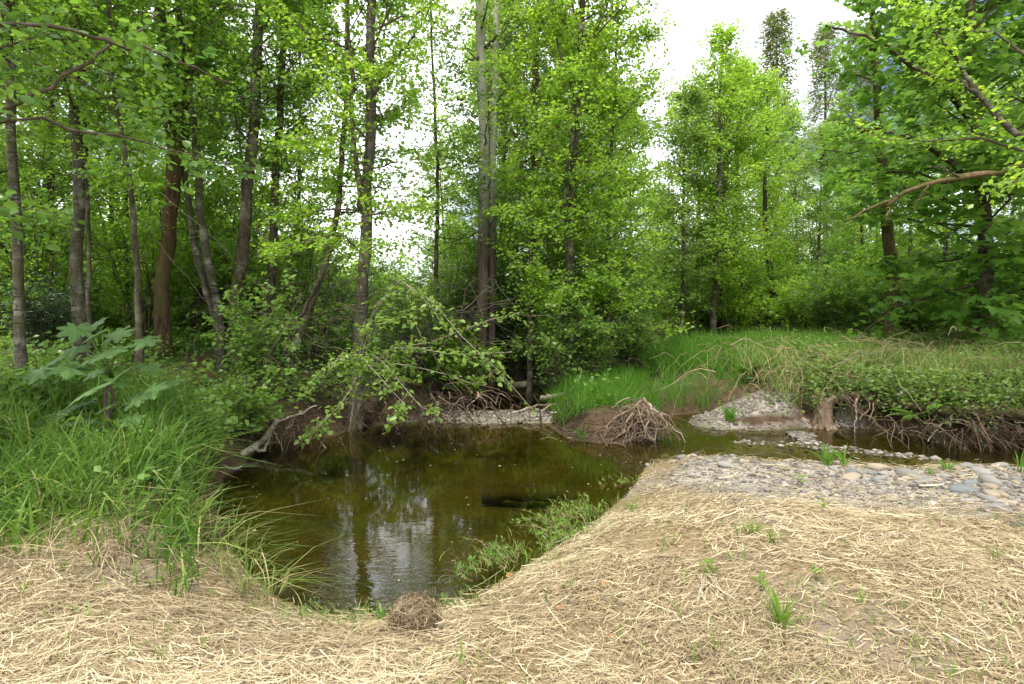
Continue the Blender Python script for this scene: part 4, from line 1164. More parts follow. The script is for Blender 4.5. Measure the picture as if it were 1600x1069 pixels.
# leafy ground cover
def scatter_leaves(name, c, zz, hmax, leaf, mat, tint0=.5):
    n = len(c)
    g = Geo()
    P = np.column_stack([c, zz + hmax * rng.random(n) ** 1.3])
    sz = leaf * rng.uniform(.6, 1.25, n)
    leaves(g, P, np.column_stack([rng.normal(0, 1, (n, 2)), rng.normal(-.1, .25, n)]), np.array([0, 0, 1.0]) + rng.normal(0, .6, (n, 3)), sz, sz * .72, LEAF4, 0, np.clip(rng.normal(tint0, .25, n), 0, 1))
    link(name, g.mesh(name, M[mat], False), kind='stuff')

c = np.stack([rng.uniform(-16, 2, 60000), rng.uniform(8, 24, 60000)], 1)
zz, sd_, _ = land_fields(c[:, 0], c[:, 1])
cl = vnoise(c[:, 0], c[:, 1], .9, 71)
keep = (sd_ > .6) & (np.abs(c[:, 0]) < c[:, 1] * 1.0) & (rng.random(len(c)) < np.clip(.55 + .5 * cl, .08, 1))
scatter_leaves('undergrowth', c[keep], zz[keep], .55, .10, 'shrub_leaf')
c = np.stack([rng.uniform(3.2, 14, 60000), rng.uniform(9.6, 20, 60000)], 1)
zz, sd_, _ = land_fields(c[:, 0], c[:, 1])
cl = vnoise(c[:, 0], c[:, 1], 1.1, 72) + .4 * vnoise(c[:, 0], c[:, 1], 4.0, 73)
right = np.clip((c[:, 0] - .28 * c[:, 1] - .8) / 1.2, 0, 1)
keep = (sd_ > .02) & (rng.random(len(c)) < right * np.clip(.50 + .7 * cl, .05, .9))
cb, zb = c[keep], (zz + .28 * np.clip(cl, -.3, 1) - .08)[keep]
cc = np.stack([rng.uniform(5.1, 11.5, 60000), rng.uniform(8.3, 11.2, 60000)], 1)       # leaves spilling over the lip of the undercut bank
z2, sd2, _ = land_fields(cc[:, 0], cc[:, 1])
dr = vnoise(cc[:, 0], cc[:, 1], 2.0, 76)
k2 = (sd2 > -.30 - .14 * dr) & (sd2 < .45) & (cc[:, 1] > 8.2) & (rng.random(60000) < .55)
cc, sd2 = cc[k2], sd2[k2]
zl = .72 - np.clip(.14 - sd2, 0, .45) * 1.6 * rng.random(len(cc)) - .14 * rng.random(len(cc)) + .06 * dr[k2] - .22 * np.clip(vnoise(cc[:, 0], cc[:, 1], 3.3, 77), -.3, 1) * (sd2 < .1)
scatter_leaves('bramble_cover', np.vstack([cb, cc]), np.concatenate([zb, zl]), .42, .075, 'bramble_leaf', .5)
c = np.stack([rng.uniform(-7.5, -2.2, 12000), rng.uniform(4.2, 9.4, 12000)], 1)
zz, sd_, _ = land_fields(c[:, 0], c[:, 1])
cl = vnoise(c[:, 0], c[:, 1], 1.5, 74)
keep = (sd_ > .3) & (rng.random(len(c)) < np.clip(.25 + .6 * cl, 0, .8))
scatter_leaves('broadleaf_weeds', c[keep], zz[keep], .40, .075, 'shrub_leaf', .45)

# brown leaf litter and fine twigs on the shaded bank
c = np.stack([rng.uniform(-4.6, 1.2, 16000), rng.uniform(8.2, 14, 16000)], 1)
cgx, csx, sd_, zz, _b = cover(c[:, 0], c[:, 1])
keep = (sd_ > .02) & (sd_ < 1.4)
c = c[keep]; n = len(c)
g = Geo()
strips(g, c, rng.uniform(0, 6.28, n), rng.uniform(.06, .30, n), rng.uniform(.005, .014, n), rng.gamma(1.5, .012, n), np.clip(rng.normal(.25, .25, n), 0, 1), tilt=.2)
link('twig_litter', g.mesh('twig_litter', M['root'], False), kind='stuff')

# pebbles
ICO = None
def ico(sub):
    import bmesh
    bm = bmesh.new()
    bmesh.ops.create_icosphere(bm, subdivisions=sub, radius=1)
    V = np.array([v.co[:] for v in bm.verts]); Fc = np.array([[v.index for v in f.verts] for f in bm.faces])
    bm.free()
    return V, Fc
IV, IF = ico(1)
def pebbles(name, c, z, r):
    n = len(c)
    a = rng.uniform(0, 6.28, n)
    S = np.stack([r * rng.uniform(.8, 1.5, n), r * rng.uniform(.6, 1.1, n), r * rng.uniform(.35, .75, n)], 1)
    v = IV[None] * (1 + rng.normal(0, .10, (n, len(IV), 1))) * S[:, None]
    ca, sa = np.cos(a)[:, None], np.sin(a)[:, None]
    V = np.stack([v[..., 0] * ca - v[..., 1] * sa + c[:, :1], v[..., 0] * sa + v[..., 1] * ca + c[:, 1:2], v[..., 2] + (z + S[:, 2] * .35)[:, None]], -1)
    g = Geo()
    g.add(V.reshape(-1, 3), (IF[None] + (np.arange(n) * len(IV))[:, None, None]).reshape(-1, 3), 0, np.repeat(np.clip(rng.normal(.5, .27, n), 0, 1), len(IV)))
    link(name, g.mesh(name, M['pebble'], False), kind='stuff')

c = np.stack([rng.uniform(1.0, 7.6, 15000), rng.uniform(4.4, 7.6, 15000)], 1)
cgx, csx, sd_, zz, _b = cover(c[:, 0], c[:, 1])
keep = (sd_ > -.05) & (rng.random(len(c)) < cgx * .75)
pebbles('bank_pebbles', c[keep], zz[keep], rng.gamma(2.0, .0052, keep.sum()) + .005)
c = np.stack([rng.uniform(-1.6, 7.5, 30000), rng.uniform(6.8, 11.6, 30000)], 1)
zz, sd_, bb = land_fields(c[:, 0], c[:, 1])
cgx = cover(c[:, 0], c[:, 1])[0]
keep = (c[:, 1] > 7.6) & (zz > -.06) & (rng.random(len(c)) < .8 * cgx * np.where(bb > .25, 1, .5))
pebbles('bar_pebbles', c[keep], zz[keep], rng.gamma(2.4, .0065, keep.sum()) + .006)

# cobbles one by one
SV, SF = ico(2)
def stone_mesh(k, sub=False):
    r = np.random.default_rng(100 + k)
    v = SV.copy()
    for _ in range(3 + k % 3):                     # worn flat faces
        d = unit(r.normal(0, 1, 3)); h = r.uniform(.55, .85)
        s = v @ d
        v = v - np.clip(s - h, 0, None)[:, None] * d * .85
    v *= 1 + .05 * r.normal(0, 1, (len(v), 1))
    v = v * np.array([1.25, .9, .55 + .12 * (k % 3)])
    v[:, 2] -= v[:, 2].min() * .55
    return v
STONES = {}
for mk in ('stone_grey', 'stone_tan', 'stone_blue', 'stone_dark'):
    for k in range(4):
        g = Geo(); g.add(stone_mesh(k + 4 * len(STONES)), SF)
        STONES[mk, k] = g.mesh('stone', M[mk], True)
SLAB = {'stone_grey': 'pale grey cobble', 'stone_tan': 'tan cobble', 'stone_blue': 'blue-grey cobble', 'stone_dark': 'dark brown-grey cobble'}
def stone(mk, k, x, y, r, label, group='cobbles on the gravel bank', sc=(1, 1, 1), rz=None):
    o = link('stone', STONES[mk, k % 4], None, (x, y, gz(x, y)[0] - .12 * r), label, 'stone', group)
    o.scale = (r * sc[0], r * sc[1], r * sc[2])
    o.rotation_euler = (rng.normal(0, .12), rng.normal(0, .12), rng.uniform(0, 6.28) if rz is None else rz)
    return o
for u, v, w, mk, lab, sc in [
    (1434, 764, 24, 'stone_dark', 'dark olive cobble with a pointed end, alone above the middle of the gravel', (1.25, .8, .8)),
    (1407, 741, 20, 'stone_dark', 'dark angular cobble at the top edge of the gravel by the grass', (1, .8, 1.1)),
    (1518, 759, 26, 'stone_blue', 'blue-grey flat-topped cobble, the bluest on the gravel bank', (1.1, .9, .8)),
    (1496, 770, 40, 'stone_blue', 'long greenish-grey slab left of the big tan cobble', (1.3, .6, .5)),
    (1548, 777, 38, 'stone_tan', 'big rounded tan-grey cobble, largest on the gravel bank', (1.1, .9, .9)),
    (1576, 792, 30, 'stone_tan', 'pale yellow rounded cobble near the right edge', (1.1, .8, .8)),
    (1590, 824, 34, 'stone_dark', 'dark brown cobble half buried at the lowest right of the gravel', (1.2, .8, .8)),
    (1597, 810, 22, 'stone_dark', 'dark grey cobble touching the right edge of the view', (1, .9, 1)),
    (1378, 750, 26, 'stone_grey', 'pale grey oval cobble left of the dark angular one', (1.2, .8, .7)),
    (1514, 786, 28, 'stone_grey', 'grey cobble with a dark shaded side below the long slab', (1.2, .8, .8)),
    (1512, 798, 24, 'stone_tan', 'orange-tan flat cobble below the grey shaded one', (1.25, .8, .55)),
    (1536, 810, 22, 'stone_grey', 'chalky white cobble near the lower edge of the gravel', (1, .8, .8)),
    (1560, 790, 36, 'stone_blue', 'wedge-shaped grey slab under the pale yellow cobble', (1.3, .6, .45)),
    (1432, 778, 20, 'stone_tan', 'pinkish flat cobble just below the dark olive one', (1.2, .8, .6)),
    (1306, 731, 16, 'stone_tan', 'white-tan cobble at the waterline beside the lone grass tuft', (1.2, .8, .7)),
    (1484, 735, 16, 'stone_dark', 'dark stone sunk in the dry grass at the top edge of the gravel', (1.2, .9, .7))]:
    p = gpx(u, v)
    stone(mk, len(lab), p[0], p[1], w * p[1] / F * .42, lab, sc=sc, rz=rng.normal(.1, .25))
mks = ['stone_grey', 'stone_tan', 'stone_blue', 'stone_dark']
cnt = 0
while cnt < 210:
    x, y = rng.uniform(1.4, 7.2), rng.uniform(4.4, 7.4)
    cgx, csx, sd_, zz, _b = cover(np.array([x]), np.array([y]))
    sh = np.clip((x - 2.0) / 1.8, .10, 1) * (.35 + .65 * np.clip((y - 4.3 + .5 * vnoise(x, y, 2, 7)) / 1.2, 0, 1))
    if sd_[0] < -.12 or rng.random() > cgx[0] * sh:
        continue
    r = float(np.clip(rng.gamma(1.8, .019), .016, .10)) * (.75 + .35 * np.clip((x - 2) / 2, 0, 1))
    mk = mks[rng.choice(4, p=[.48, .30, .14, .08])]
    size = 'small' if r < .032 else 'middling' if r < .055 else 'big'
    where = 'by the stream edge' if sd_[0] < .3 else 'at the edge of the straw' if cgx[0] < .6 else 'towards the right end of the gravel' if x > 3.9 else 'in the middle of the gravel' if x > 2.7 else 'on the thin gravel behind the knoll'
    stone(mk, int(rng.integers(4)), x, y, r, f'{size} {SLAB[mk]} {where}', sc=(rng.uniform(.9, 1.3), rng.uniform(.75, 1.05), rng.uniform(.6, 1.0)))
    cnt += 1
for u, v, w in [(1012, 728, 10), (1030, 722, 12), (1040, 716, 14), (1052, 724, 12), (1066, 717, 14), (1078, 722, 11), (1095, 718, 12), (1110, 722, 10), (1140, 724, 12), (1160, 722, 12), (1058, 714, 10), (1085, 714, 10), (1124, 718, 11), (1180, 724, 11)]:
    p = gpx(u, v)
    stone('stone_grey' if w % 4 else 'stone_tan', w, p[0], p[1], w * p[1] / F * .5, 'small pale cobble in the row along the stream edge', 'cobbles along the stream edge')

# bits afloat on the pool
c = np.stack([rng.uniform(-3, 2.2, 900), rng.uniform(3.7, 9.5, 900)], 1)
zz, sd_, _ = land_fields(c[:, 0], c[:, 1])
keep = (sd_ < -.06) & (rng.random(900) < .10 + .5 * np.exp(sd_ / .25))
c = c[keep]; n = len(c)
g = Geo()
sz = rng.uniform(.012, .045, n)
leaves(g, np.column_stack([c, np.full(n, .004)]), np.column_stack([rng.normal(0, 1, (n, 2)), np.zeros(n)]), np.array([0, 0, 1.0]) + rng.normal(0, .06, (n, 3)), sz, sz * rng.uniform(.25, .7, n), LEAF4, 0)
link('floating_litter', g.mesh('floating_litter', M['straw'], False), kind='stuff')

# ------------------------------------------------------------------ wood
def tube_obj(name, pts, r0, r1, mat, parent=None, loc=None, n=14, sides=8, wob=.07, jit=.01, **kw):
    P = smooth_path(np.asarray(pts, float), n, jit)
    if loc is None and parent is None:
        loc = P[0].copy()
    P = P - (np.asarray(loc) if loc is not None else 0)
    g = Geo()
    R = np.linspace(r0, r1, n)
    V, Q = tubes(P, R, sides, wob=wob)
    g.add(V, Q)
    for e, i0 in ((0, 0), (n - 1, (n - 1) * sides)):       # closed ends
        ring = V[i0:i0 + sides]
        g.add(np.vstack([ring, ring.mean(0)]), [[k, (k + 1) % sides, sides] for k in range(sides)])
    return link(name, g.mesh(name, M[mat]), parent, loc if parent is None else None, **kw)

def wood(name, label, cat, main, branches=(), mat='log_wood'):
    base = np.asarray(main[0][0], float)
    root = empty(name, base, label, cat)
    P = [np.asarray(p, float) - base for p in main[0]]
    tube_obj('trunk', P, main[1], main[2], mat, root)
    for b in branches:
        tube_obj('branch', [np.asarray(p, float) - base for p in b[0]], b[1], b[2], b[3] if len(b) > 3 else mat, root, n=10, sides=6)
    return root

wood('fallen_log', 'pale forked fallen log slanting from the left bank into the pool', 'log', ([px(300, 745, 6.9), px(345, 722, 7.3), px(375, 712, 7.6), px(400, 698, 7.9), px(424, 672, 8.3), px(432, 655, 8.5)], .062, .035),
     [([px(396, 700, 7.85), px(410, 706, 7.8), px(418, 690, 7.9), px(424, 672, 8.1)], .03, .018), ([px(335, 712, 7.2), px(345, 728, 7.0), px(365, 732, 7.1), px(378, 728, 7.2)], .022, .012), ([px(428, 675, 8.3), px(436, 690, 8.1), px(442, 706, 8.0)], .012, .006), ([px(430, 662, 8.4), px(460, 650, 8.6), px(495, 634, 8.8)], .02, .010)])
wood('fallen_log', 'mossy green log lying level behind the tall alder', 'log', ([px(395, 604, 11.2), px(480, 597, 11.3), px(560, 596, 11.4), px(660, 600, 11.6)], .11, .08), [], 'moss_log')
wood('fallen_log', 'dark log bridging the shadowed channel behind the gravel bar', 'log', ([px(790, 604, 13.2), px(850, 598, 13.0), px(905, 592, 12.8)], .10, .08), [], 'dark_bark')
wood('sunken_log', 'dark sunken log showing through the water in the middle of the pool', 'log', ([np.array([-.35, 6.75, -.20]), np.array([.2, 6.7, -.17]), np.array([.75, 6.62, -.19])], .10, .08), [], 'sunk_wood')
wood('driftwood_branch', 'long bare branch resting across the gravel bar and the middle bank', 'branch', ([px(785, 651, 10.6), px(815, 640, 10.6), px(850, 632, 10.7), px(905, 632, 10.8)], .028, .014), [([px(825, 655, 10.3), px(845, 645, 10.5), px(862, 632, 10.6)], .018, .010)])
wood('driftwood_branch', 'short thick broken branch above the gravel bar at the foot of the dogwood', 'branch', ([px(845, 622, 11.0), px(862, 620, 10.9), px(886, 615, 11.0)], .05, .04))
wood('driftwood_branch', 'pale broken stick poking from the middle bank over the water', 'branch', ([px(860, 645, 10.2), px(885, 642, 10.2), px(920, 632, 10.3), px(935, 634, 10.4)], .022, .012), [([px(880, 643, 10.2), px(900, 640, 10.2), px(915, 646, 10.2)], .014, .008)])
wood('driftwood_branch', 'upright dead twig catching the light on the middle bank', 'branch', ([px(890, 612, 10.9), px(900, 600, 10.9), px(907, 585, 10.9), px(908, 575, 10.9)], .014, .008))
wood('driftwood_branch', 'curved pale twig stranded on the riffle stones', 'branch', ([px(1222, 698, 8.4), px(1240, 693, 8.6), px(1252, 689, 8.65), px(1250, 683, 8.7)], .012, .007))
wood('fallen_log', 'broken pale pole lying on the right bank above the stump', 'log', ([px(1345, 606, 9.9), px(1360, 607, 9.9), px(1376, 608, 9.9)], .03, .026))
wood('fallen_log', 'long mossy stick with a dark end lying along the right bank top', 'log', ([px(1425, 604, 9.5), px(1470, 604, 9.4), px(1530, 603, 9.2)], .022, .012, ), [], 'moss_bark')
wood('fallen_log', 'bent grey pole on the right bank top left of the hanging twigs', 'log', ([px(1400, 617, 9.2), px(1416, 612, 9.2), px(1432, 614, 9.1), px(1470, 624, 8.9)], .03, .022))
wood('fallen_log', 'short split log lying on the gravel against the stump', 'log', ([px(1236, 655, 10.0), px(1255, 658, 9.9), px(1278, 664, 9.8)], .055, .04), [], 'stump_wood')
for lab, pts, r in [
    ('red-brown stick propped steeply from the right bank into the water', [px(1489, 642, 8.7), px(1470, 664, 8.6), px(1450, 690, 8.5)], .016),
    ('long thin stick hanging straight down from the right bank', [px(1510, 640, 8.55), px(1524, 668, 8.4), px(1538, 698, 8.3)], .013),
    ('thin pole standing upright in the shallows right of the stump', [px(1338, 622, 9.4), px(1337, 650, 9.35), px(1336, 676, 9.3)], .013),
    ('arched bare stem drooping from the bank between fern and sticks', [px(1490, 642, 8.7), px(1498, 636, 8.6), px(1488, 650, 8.5), px(1484, 668, 8.45)], .011),
    ('fine dead stems fanning over the bank at the far right', [px(1520, 630, 8.6), px(1555, 650, 8.4), px(1600, 672, 8.3)], .012),
    ('bare stem arching high over the bramble in the middle of the right bank', [px(1255, 640, 10.4), px(1280, 590, 10.6), px(1330, 560, 10.6), px(1400, 545, 10.8)], .010),
    ('bleached stem sprawling down the brambles above the mossy stick', [px(1330, 545, 11.5), px(1400, 560, 11.2), px(1440, 590, 10.8), px(1455, 612, 10.6)], .011)]:
    tube_obj('dead_stick', pts, r, r * .5, 'pale_twig', label=lab, cat='stick')
for lab, pts, r in [('broken brown reed leaning over the litter bank, bent at the top', [px(470, 458, 8.6), px(440, 520, 8.5), px(400, 590, 8.4), px(362, 640, 8.2)], .008),
                    ('long bare thin bough slanting down across the left wood', [px(250, 300, 8.0), px(330, 370, 8.0), px(400, 440, 8.0), px(466, 470, 8.1)], .006),
                    ('second bare bough crossing in front of the mossy brown trunk', [px(205, 330, 8.4), px(280, 420, 8.4), px(330, 480, 8.4), px(372, 505, 8.5)], .005)]:
    tube_obj('dead_stick', pts, r, r * .4, 'twig', n=22, jit=.010, label=lab, cat='branch')

# stump in the undercut bank
b = np.array([(1285 - 800) / F * 9.75, 9.75, -.10])
root = empty('tree_stump', b, 'weathered flared stump standing at the waterline under the right bank', 'stump')
g = Geo()
th = np.arange(18) / 18 * 2 * np.pi
H = np.array([0, .10, .22, .36, .50, .62])
Rr = np.array([.215, .19, .165, .155, .165, .18])
V = []
for hh, r_ in zip(H, Rr):
    q = r_ * (1 + .13 * np.sin(th * 4 + 1) + .08 * np.sin(th * 7) + .05 * rng.standard_normal(18))
    V.append(np.stack([q * np.cos(th) + .05 * hh, q * np.sin(th), np.full(18, hh) + (.05 * rng.standard_normal(18) if hh > .6 else 0)], 1))
V = np.concatenate(V)
idx = np.arange(len(V)).reshape(6, 18)
g.add(V, np.stack([idx[:-1], np.roll(idx[:-1], -1, 1), np.roll(idx[1:], -1, 1), idx[1:]], -1).reshape(-1, 4))
g.add(np.vstack([V[-18:], V[-18:].mean(0) - [0, 0, .05]]), [[k, (k + 1) % 18, 18] for k in range(18)])
link('trunk', g.mesh('trunk', M['stump_wood']), root)
for k, a in enumerate((-2.6, -1.7, -.9, -.2)):
    d = np.array([math.cos(a), math.sin(a), 0])
    tube_obj('root', [d * .15 + [0, 0, .14], d * .25 + [0, 0, .05], d * (.38 + .04 * k) + [0, 0, -.06]], .05, .02, 'stump_wood', root, n=7, sides=6)

def root_tangle(g, c, size, n, r, seed_dir=None, drop=0.0, ln=.5):
    P0 = c + rng.normal(0, 1, (n, 3)) * np.asarray(size)
    d = unit(rng.normal(0, 1, (n, 3)) * np.array([1, .8, .55]) + (np.asarray(seed_dir) if seed_dir is not None else 0))
    j = np.linspace(0, 1, 6)
    L_ = ln * rng.uniform(.4, 1.2, n)
    P = P0[:, None] + d[:, None] * (L_[:, None, None] * j[None, :, None])
    P += np.cumsum(rng.normal(0, .05, P.shape), 1) * L_[:, None, None]
    P[:, :, 2] -= drop * (L_[:, None] * j ** 2)
    rr = r * rng.uniform(.5, 1.6, n)
    V, Q = tubes(P, rr[:, None] * np.linspace(1, .45, 6)[None], 4)
    g.add(V, Q, 0, np.repeat(np.clip(rng.normal(.5, .28, n), 0, 1), 24))

# the root wad at the tip of the middle bank
b = np.array([1.80, 8.98, 0.0])
root = empty('root_wad', b, 'upturned tangle of brown roots at the waterline of the middle bank', 'root wad')
g = Geo()
v = SV * np.array([.40, .30, .22]) * (1 + .12 * rng.standard_normal((len(SV), 1))) + [0, .12, .10]
g.add(v, SF, 0, .15)
link('soil_mound', g.mesh('soil_mound', M['root']), root)
g = Geo()
root_tangle(g, np.array([0, 0, .12]), (.26, .18, .09), 420, .0065, (-.4, -.3, -.1), .3, .42)
root_tangle(g, np.array([.28, .05, .36]), (.16, .14, .10), 170, .007, (0, -.4, -.2), .5, .45)
root_tangle(g, np.array([-.45, -.05, .03]), (.18, .12, .04), 70, .006, (-.9, -.3, 0), .1, .4)
link('rootlets', g.mesh('rootlets', M['wad_root']), root, kind='stuff')
for pts in [[(.3, .1, .52), (.25, -.1, .40), (.05, -.25, .22), (-.2, -.33, .08)], [(.33, .1, .5), (.4, -.1, .35), (.42, -.25, .15), (.38, -.3, 0)], [(.28, .15, .55), (.1, 0, .45), (-.2, -.1, .30), (-.5, -.2, .10)], [(.35, .12, .52), (.52, .0, .38), (.62, -.1, .2)], [(.2, .1, .4), (0, -.15, .3), (-.1, -.3, .15), (-.3, -.38, .03)], [(.3, .1, .6), (.34, -.02, .5), (.3, -.2, .33), (.22, -.3, .18)]]:
    tube_obj('root', pts, .026, .010, 'log_wood' if len(pts) == 3 else 'stump_wood', root, n=10, sides=6)

# roots and dead stems hanging from the undercut right bank, and under the left bank
for name, label, b, specs in [
    ('hanging_roots', 'curtain of fine roots hanging from the undercut bank beside the stump', np.array([6.15, 9.55, .50]), [((0, 0, .05), (.38, .10, .10), 200, .005, (0, -.5, -.8), .4, .4)]),
    ('hanging_roots', 'dense brown tangle of dead stems under the bank at the right edge', np.array([7.3, 8.5, .30]), [((0, 0, 0), (.75, .18, .14), 420, .006, (.3, -.5, -.3), .5, .6), ((.9, -.25, -.1), (.6, .15, .07), 220, .006, (.6, -.2, -.1), .2, .6)]),
    ('hanging_roots', 'bare roots dangling from the bank below the tall alder', np.array([-1.75, 9.75, .30]), [((0, 0, 0), (.7, .18, .10), 130, .007, (.2, -.6, -.3), .6, .55)]),
    ('hanging_roots', 'dark twisted roots over the shaded water left of the gravel bar', np.array([-1.1, 10.6, .35]), [((0, 0, 0), (.6, .25, .12), 110, .009, (.2, -.6, -.3), .7, .7)]),
    ('hanging_roots', 'dead twigs heaped on the bank behind the pale fallen log', np.array([-3.5, 8.55, .25]), [((0, 0, 0), (.6, .25, .08), 110, .006, (.2, -.6, -.2), .5, .5)])]:
    root = empty(name, b, label, 'roots')
    g = Geo()
    for s in specs:
        root_tangle(g, np.array(s[0], float), *s[1:])
    link('rootlets', g.mesh('rootlets', M['root']), root, kind='stuff')
    for k in range(4):
        x = rng.uniform(-.6, .6)
        tube_obj('root', [(x, .1, .12), (x + .05, -.12, .08), (x + rng.uniform(-.15, .2), -.25, -.10), (x + rng.uniform(-.2, .3), -.32, -.28)], .016, .007, 'stump_wood', root, n=9, sides=5)

# dead bramble canes over the right bank (too many to count)
g = Geo()
root_tangle(g, np.array([7.2, 11.2, 1.05]), (1.7, .8, .22), 520, .0042, (0, -.1, .1), .5, .9)
root_tangle(g, np.array([5.4, 10.5, .85]), (.6, .25, .08), 80, .004, (0, -.3, 0), .5, .6)
link('dead_canes', g.mesh('dead_canes', M['dry_stem']), kind='stuff')

# bare twigs of the thicket under the left wood (too many to count)
g = Geo()
for cx, cy, cz_, n_ in ((-2.9, 10.9, 1.7, 70), (-1.6, 11.6, 1.8, 70), (-4.6, 10.6, 2.2, 50), (-.6, 12.4, 1.7, 50)):
    root_tangle(g, np.array([cx, cy, cz_]), (.8, .6, .6), n_, .0055, (.2, -.2, .2), .15, 1.6)
link('thicket_twigs', g.mesh('thicket_twigs', M['thicket_twig']), kind='stuff')

# root clod on the straw in front
b = gpx(648, 985)
root = empty('root_clod', b, 'round matted clod of dead roots and straw on the near bank', 'clod')
V0, F0 = ico(3)
nz = np.array([.14 * math.sin(4 * p[0] + 3 * p[2]) + .10 * math.sin(7 * p[1] + 5 * p[0] + 1) for p in V0])
V0 = np.sign(V0) * np.abs(V0) ** .78
v = V0 * np.array([.118, .10, .095]) * (1 + 1.25 * nz + .05 * rng.standard_normal(len(V0)))[:, None] + [0, 0, .065]
g = Geo(); g.add(v, F0)
link('soil_core', g.mesh('soil_core', M['clod']), root)
g = Geo()
n = 1100
d = unit(rng.normal(0, 1, (n, 3)) + np.array([0, -.2, .2]))
nd_ = .175 * np.sin(4 * d[:, 0] + 3 * d[:, 2]) + .125 * np.sin(7 * d[:, 1] + 5 * d[:, 0] + 1)
p = np.sign(d) * np.abs(d) ** .78 * np.array([.120, .102, .098]) * (1 + nd_)[:, None] * rng.uniform(.96, 1.06, (n, 1)) + [0, 0, .065]
t = unit(np.cross(d, rng.normal(0, 1, (n, 3)) + np.array([1.2, .3, 0]))) + np.array([0, 0, -.25])
j = np.linspace(-.5, .5, 5)
ll = rng.uniform(.03, .13, n)
P = p[:, None] + t[:, None] * (ll[:, None, None] * j[None, :, None])
P -= d[:, None] * ((ll ** 2)[:, None] * j[None] ** 2 * rng.uniform(-1.5, 4, (n, 1)))[..., None]
P += np.cumsum(rng.normal(0, .006, P.shape), 1)
V, Q = tubes(P, np.repeat(rng.uniform(.0007, .0024, n)[:, None], 5, 1), 3)
g.add(V, Q, 0, np.repeat(np.clip(rng.normal(.30, .26, n), 0, 1), 15))
link('root_hairs', g.mesh('root_hairs', M['straw']), root, kind='stuff')
for k in range(9):
    a_, e_ = rng.uniform(-3.0, .2), rng.uniform(.1, 1.2)
    q0 = np.array([.125 * math.cos(a_) * math.cos(e_), .11 * math.sin(a_) * math.cos(e_), .065 + .10 * math.sin(e_)])
    q1 = q0 * 1.14 + rng.normal(0, .02, 3) + [0, 0, -.01]
    q2 = q0 * 1.05 + rng.normal(0, .05, 3) + [0, -.01, -.05]
    tube_obj('root', [q0 * .85, q1, q2], .0045, .002, 'stump_wood', root, n=8, sides=5, wob=.1, jit=.004)

# ------------------------------------------------------------------ plants one by one
def club_leaf_mesh(seed):
    r = np.random.default_rng(seed)
    A, Rr = [], []
    for i, (ang, ln) in enumerate([(-140, .34), (-92, .44), (-46, .52), (0, .58), (46, .52), (92, .44), (140, .34)]):
        for da, f in ((-20, .60), (-15, .78), (-11, .74), (-7, .93), (-3.5, .90), (0, 1.0), (3.5, .90), (7, .93), (11, .74), (15, .78), (20, .60)):
            A.append(math.radians(ang + da)); Rr.append(ln * f * r.uniform(.95, 1.05))
    A, Rr = np.array(A), np.array(Rr)
    n = len(A)
    rings = [np.array([[0, 0, .0]])]
    for s in (.5, 1.0):
        rad = Rr * s if s == 1 else Rr * .25 + .5 * .45 * .5
        lob = np.cos(A * 180 / np.pi / 46.5 * 2 * np.pi)
        rings.append(np.stack([rad * np.cos(A), rad * np.sin(A), -.20 * (rad / .5) ** 2 * .5 + .018 * lob * s], 1))
    V = np.vstack(rings)
    tri = [[0, 1 + i, 1 + (i + 1)] for i in range(n - 1)]
    quad = [[1 + i, 1 + n + i, 2 + n + i, 2 + i] for i in range(n - 1)]
    g = Geo()
    vein = np.where(np.arange(n) % 11 == 5, 1.0, .3)
    g.add(V, tri, 0, np.r_[.8, vein, vein * .8])
    g.F.append((np.array(quad), 0))
    return g.mesh('leaf', M['club_leaf'])
CL = [club_leaf_mesh(1), club_leaf_mesh(2)]
b = base_at(165, 5.9)
root = empty('large_leaved_plant', b, 'tall plant with huge toothed palmate leaves on the left bank', 'plant')
heart = px(172, 575, 5.9) - b
for i, (u, v, w, dy) in enumerate([(119, 511, 56, .1), (152, 503, 52, .35), (154, 520, 50, -.05), (191, 517, 56, .2), (234, 530, 60, .1), (179, 545, 66, -.15), (120, 543, 46, .2), (108, 574, 66, -.1), (144, 560, 46, .0), (154, 578, 42, -.2), (193, 580, 54, -.2), (152, 604, 76, -.45), (238, 606, 66, -.1), (270, 596, 56, .15), (182, 594, 40, -.25), (206, 652, 44, -.35), (170, 634, 40, -.45), (90, 560, 44, .3), (232, 570, 44, .3), (66, 578, 50, .25), (215, 620, 48, -.2)]):
    c = px(u, v, 5.9 + dy) - b
    o = link('leaf', CL[i % 2], root, c)
    s = w / F * (5.9 + dy) * 1.08
    o.scale = (s, s, s)
    az = rng.uniform(-2.7, -.45)
    o.rotation_euler = (rng.normal(0, .14), .42 + rng.normal(0, .10), az)
    st = tube_obj('stalk', [heart + [0, 0, -.1], (heart + c) * .5 + [0, 0, .04], c], .008, .005, 'fern', root, n=7, sides=5, wob=0)
for k in range(3):
    tube_obj('stem', [(rng.normal(0, .1), rng.normal(0, .1), -.05), tuple(heart * .5 + rng.normal(0, .04, 3)), tuple(heart + [0, 0, -.05])], .018, .012, 'twig', root, n=8, sides=6)

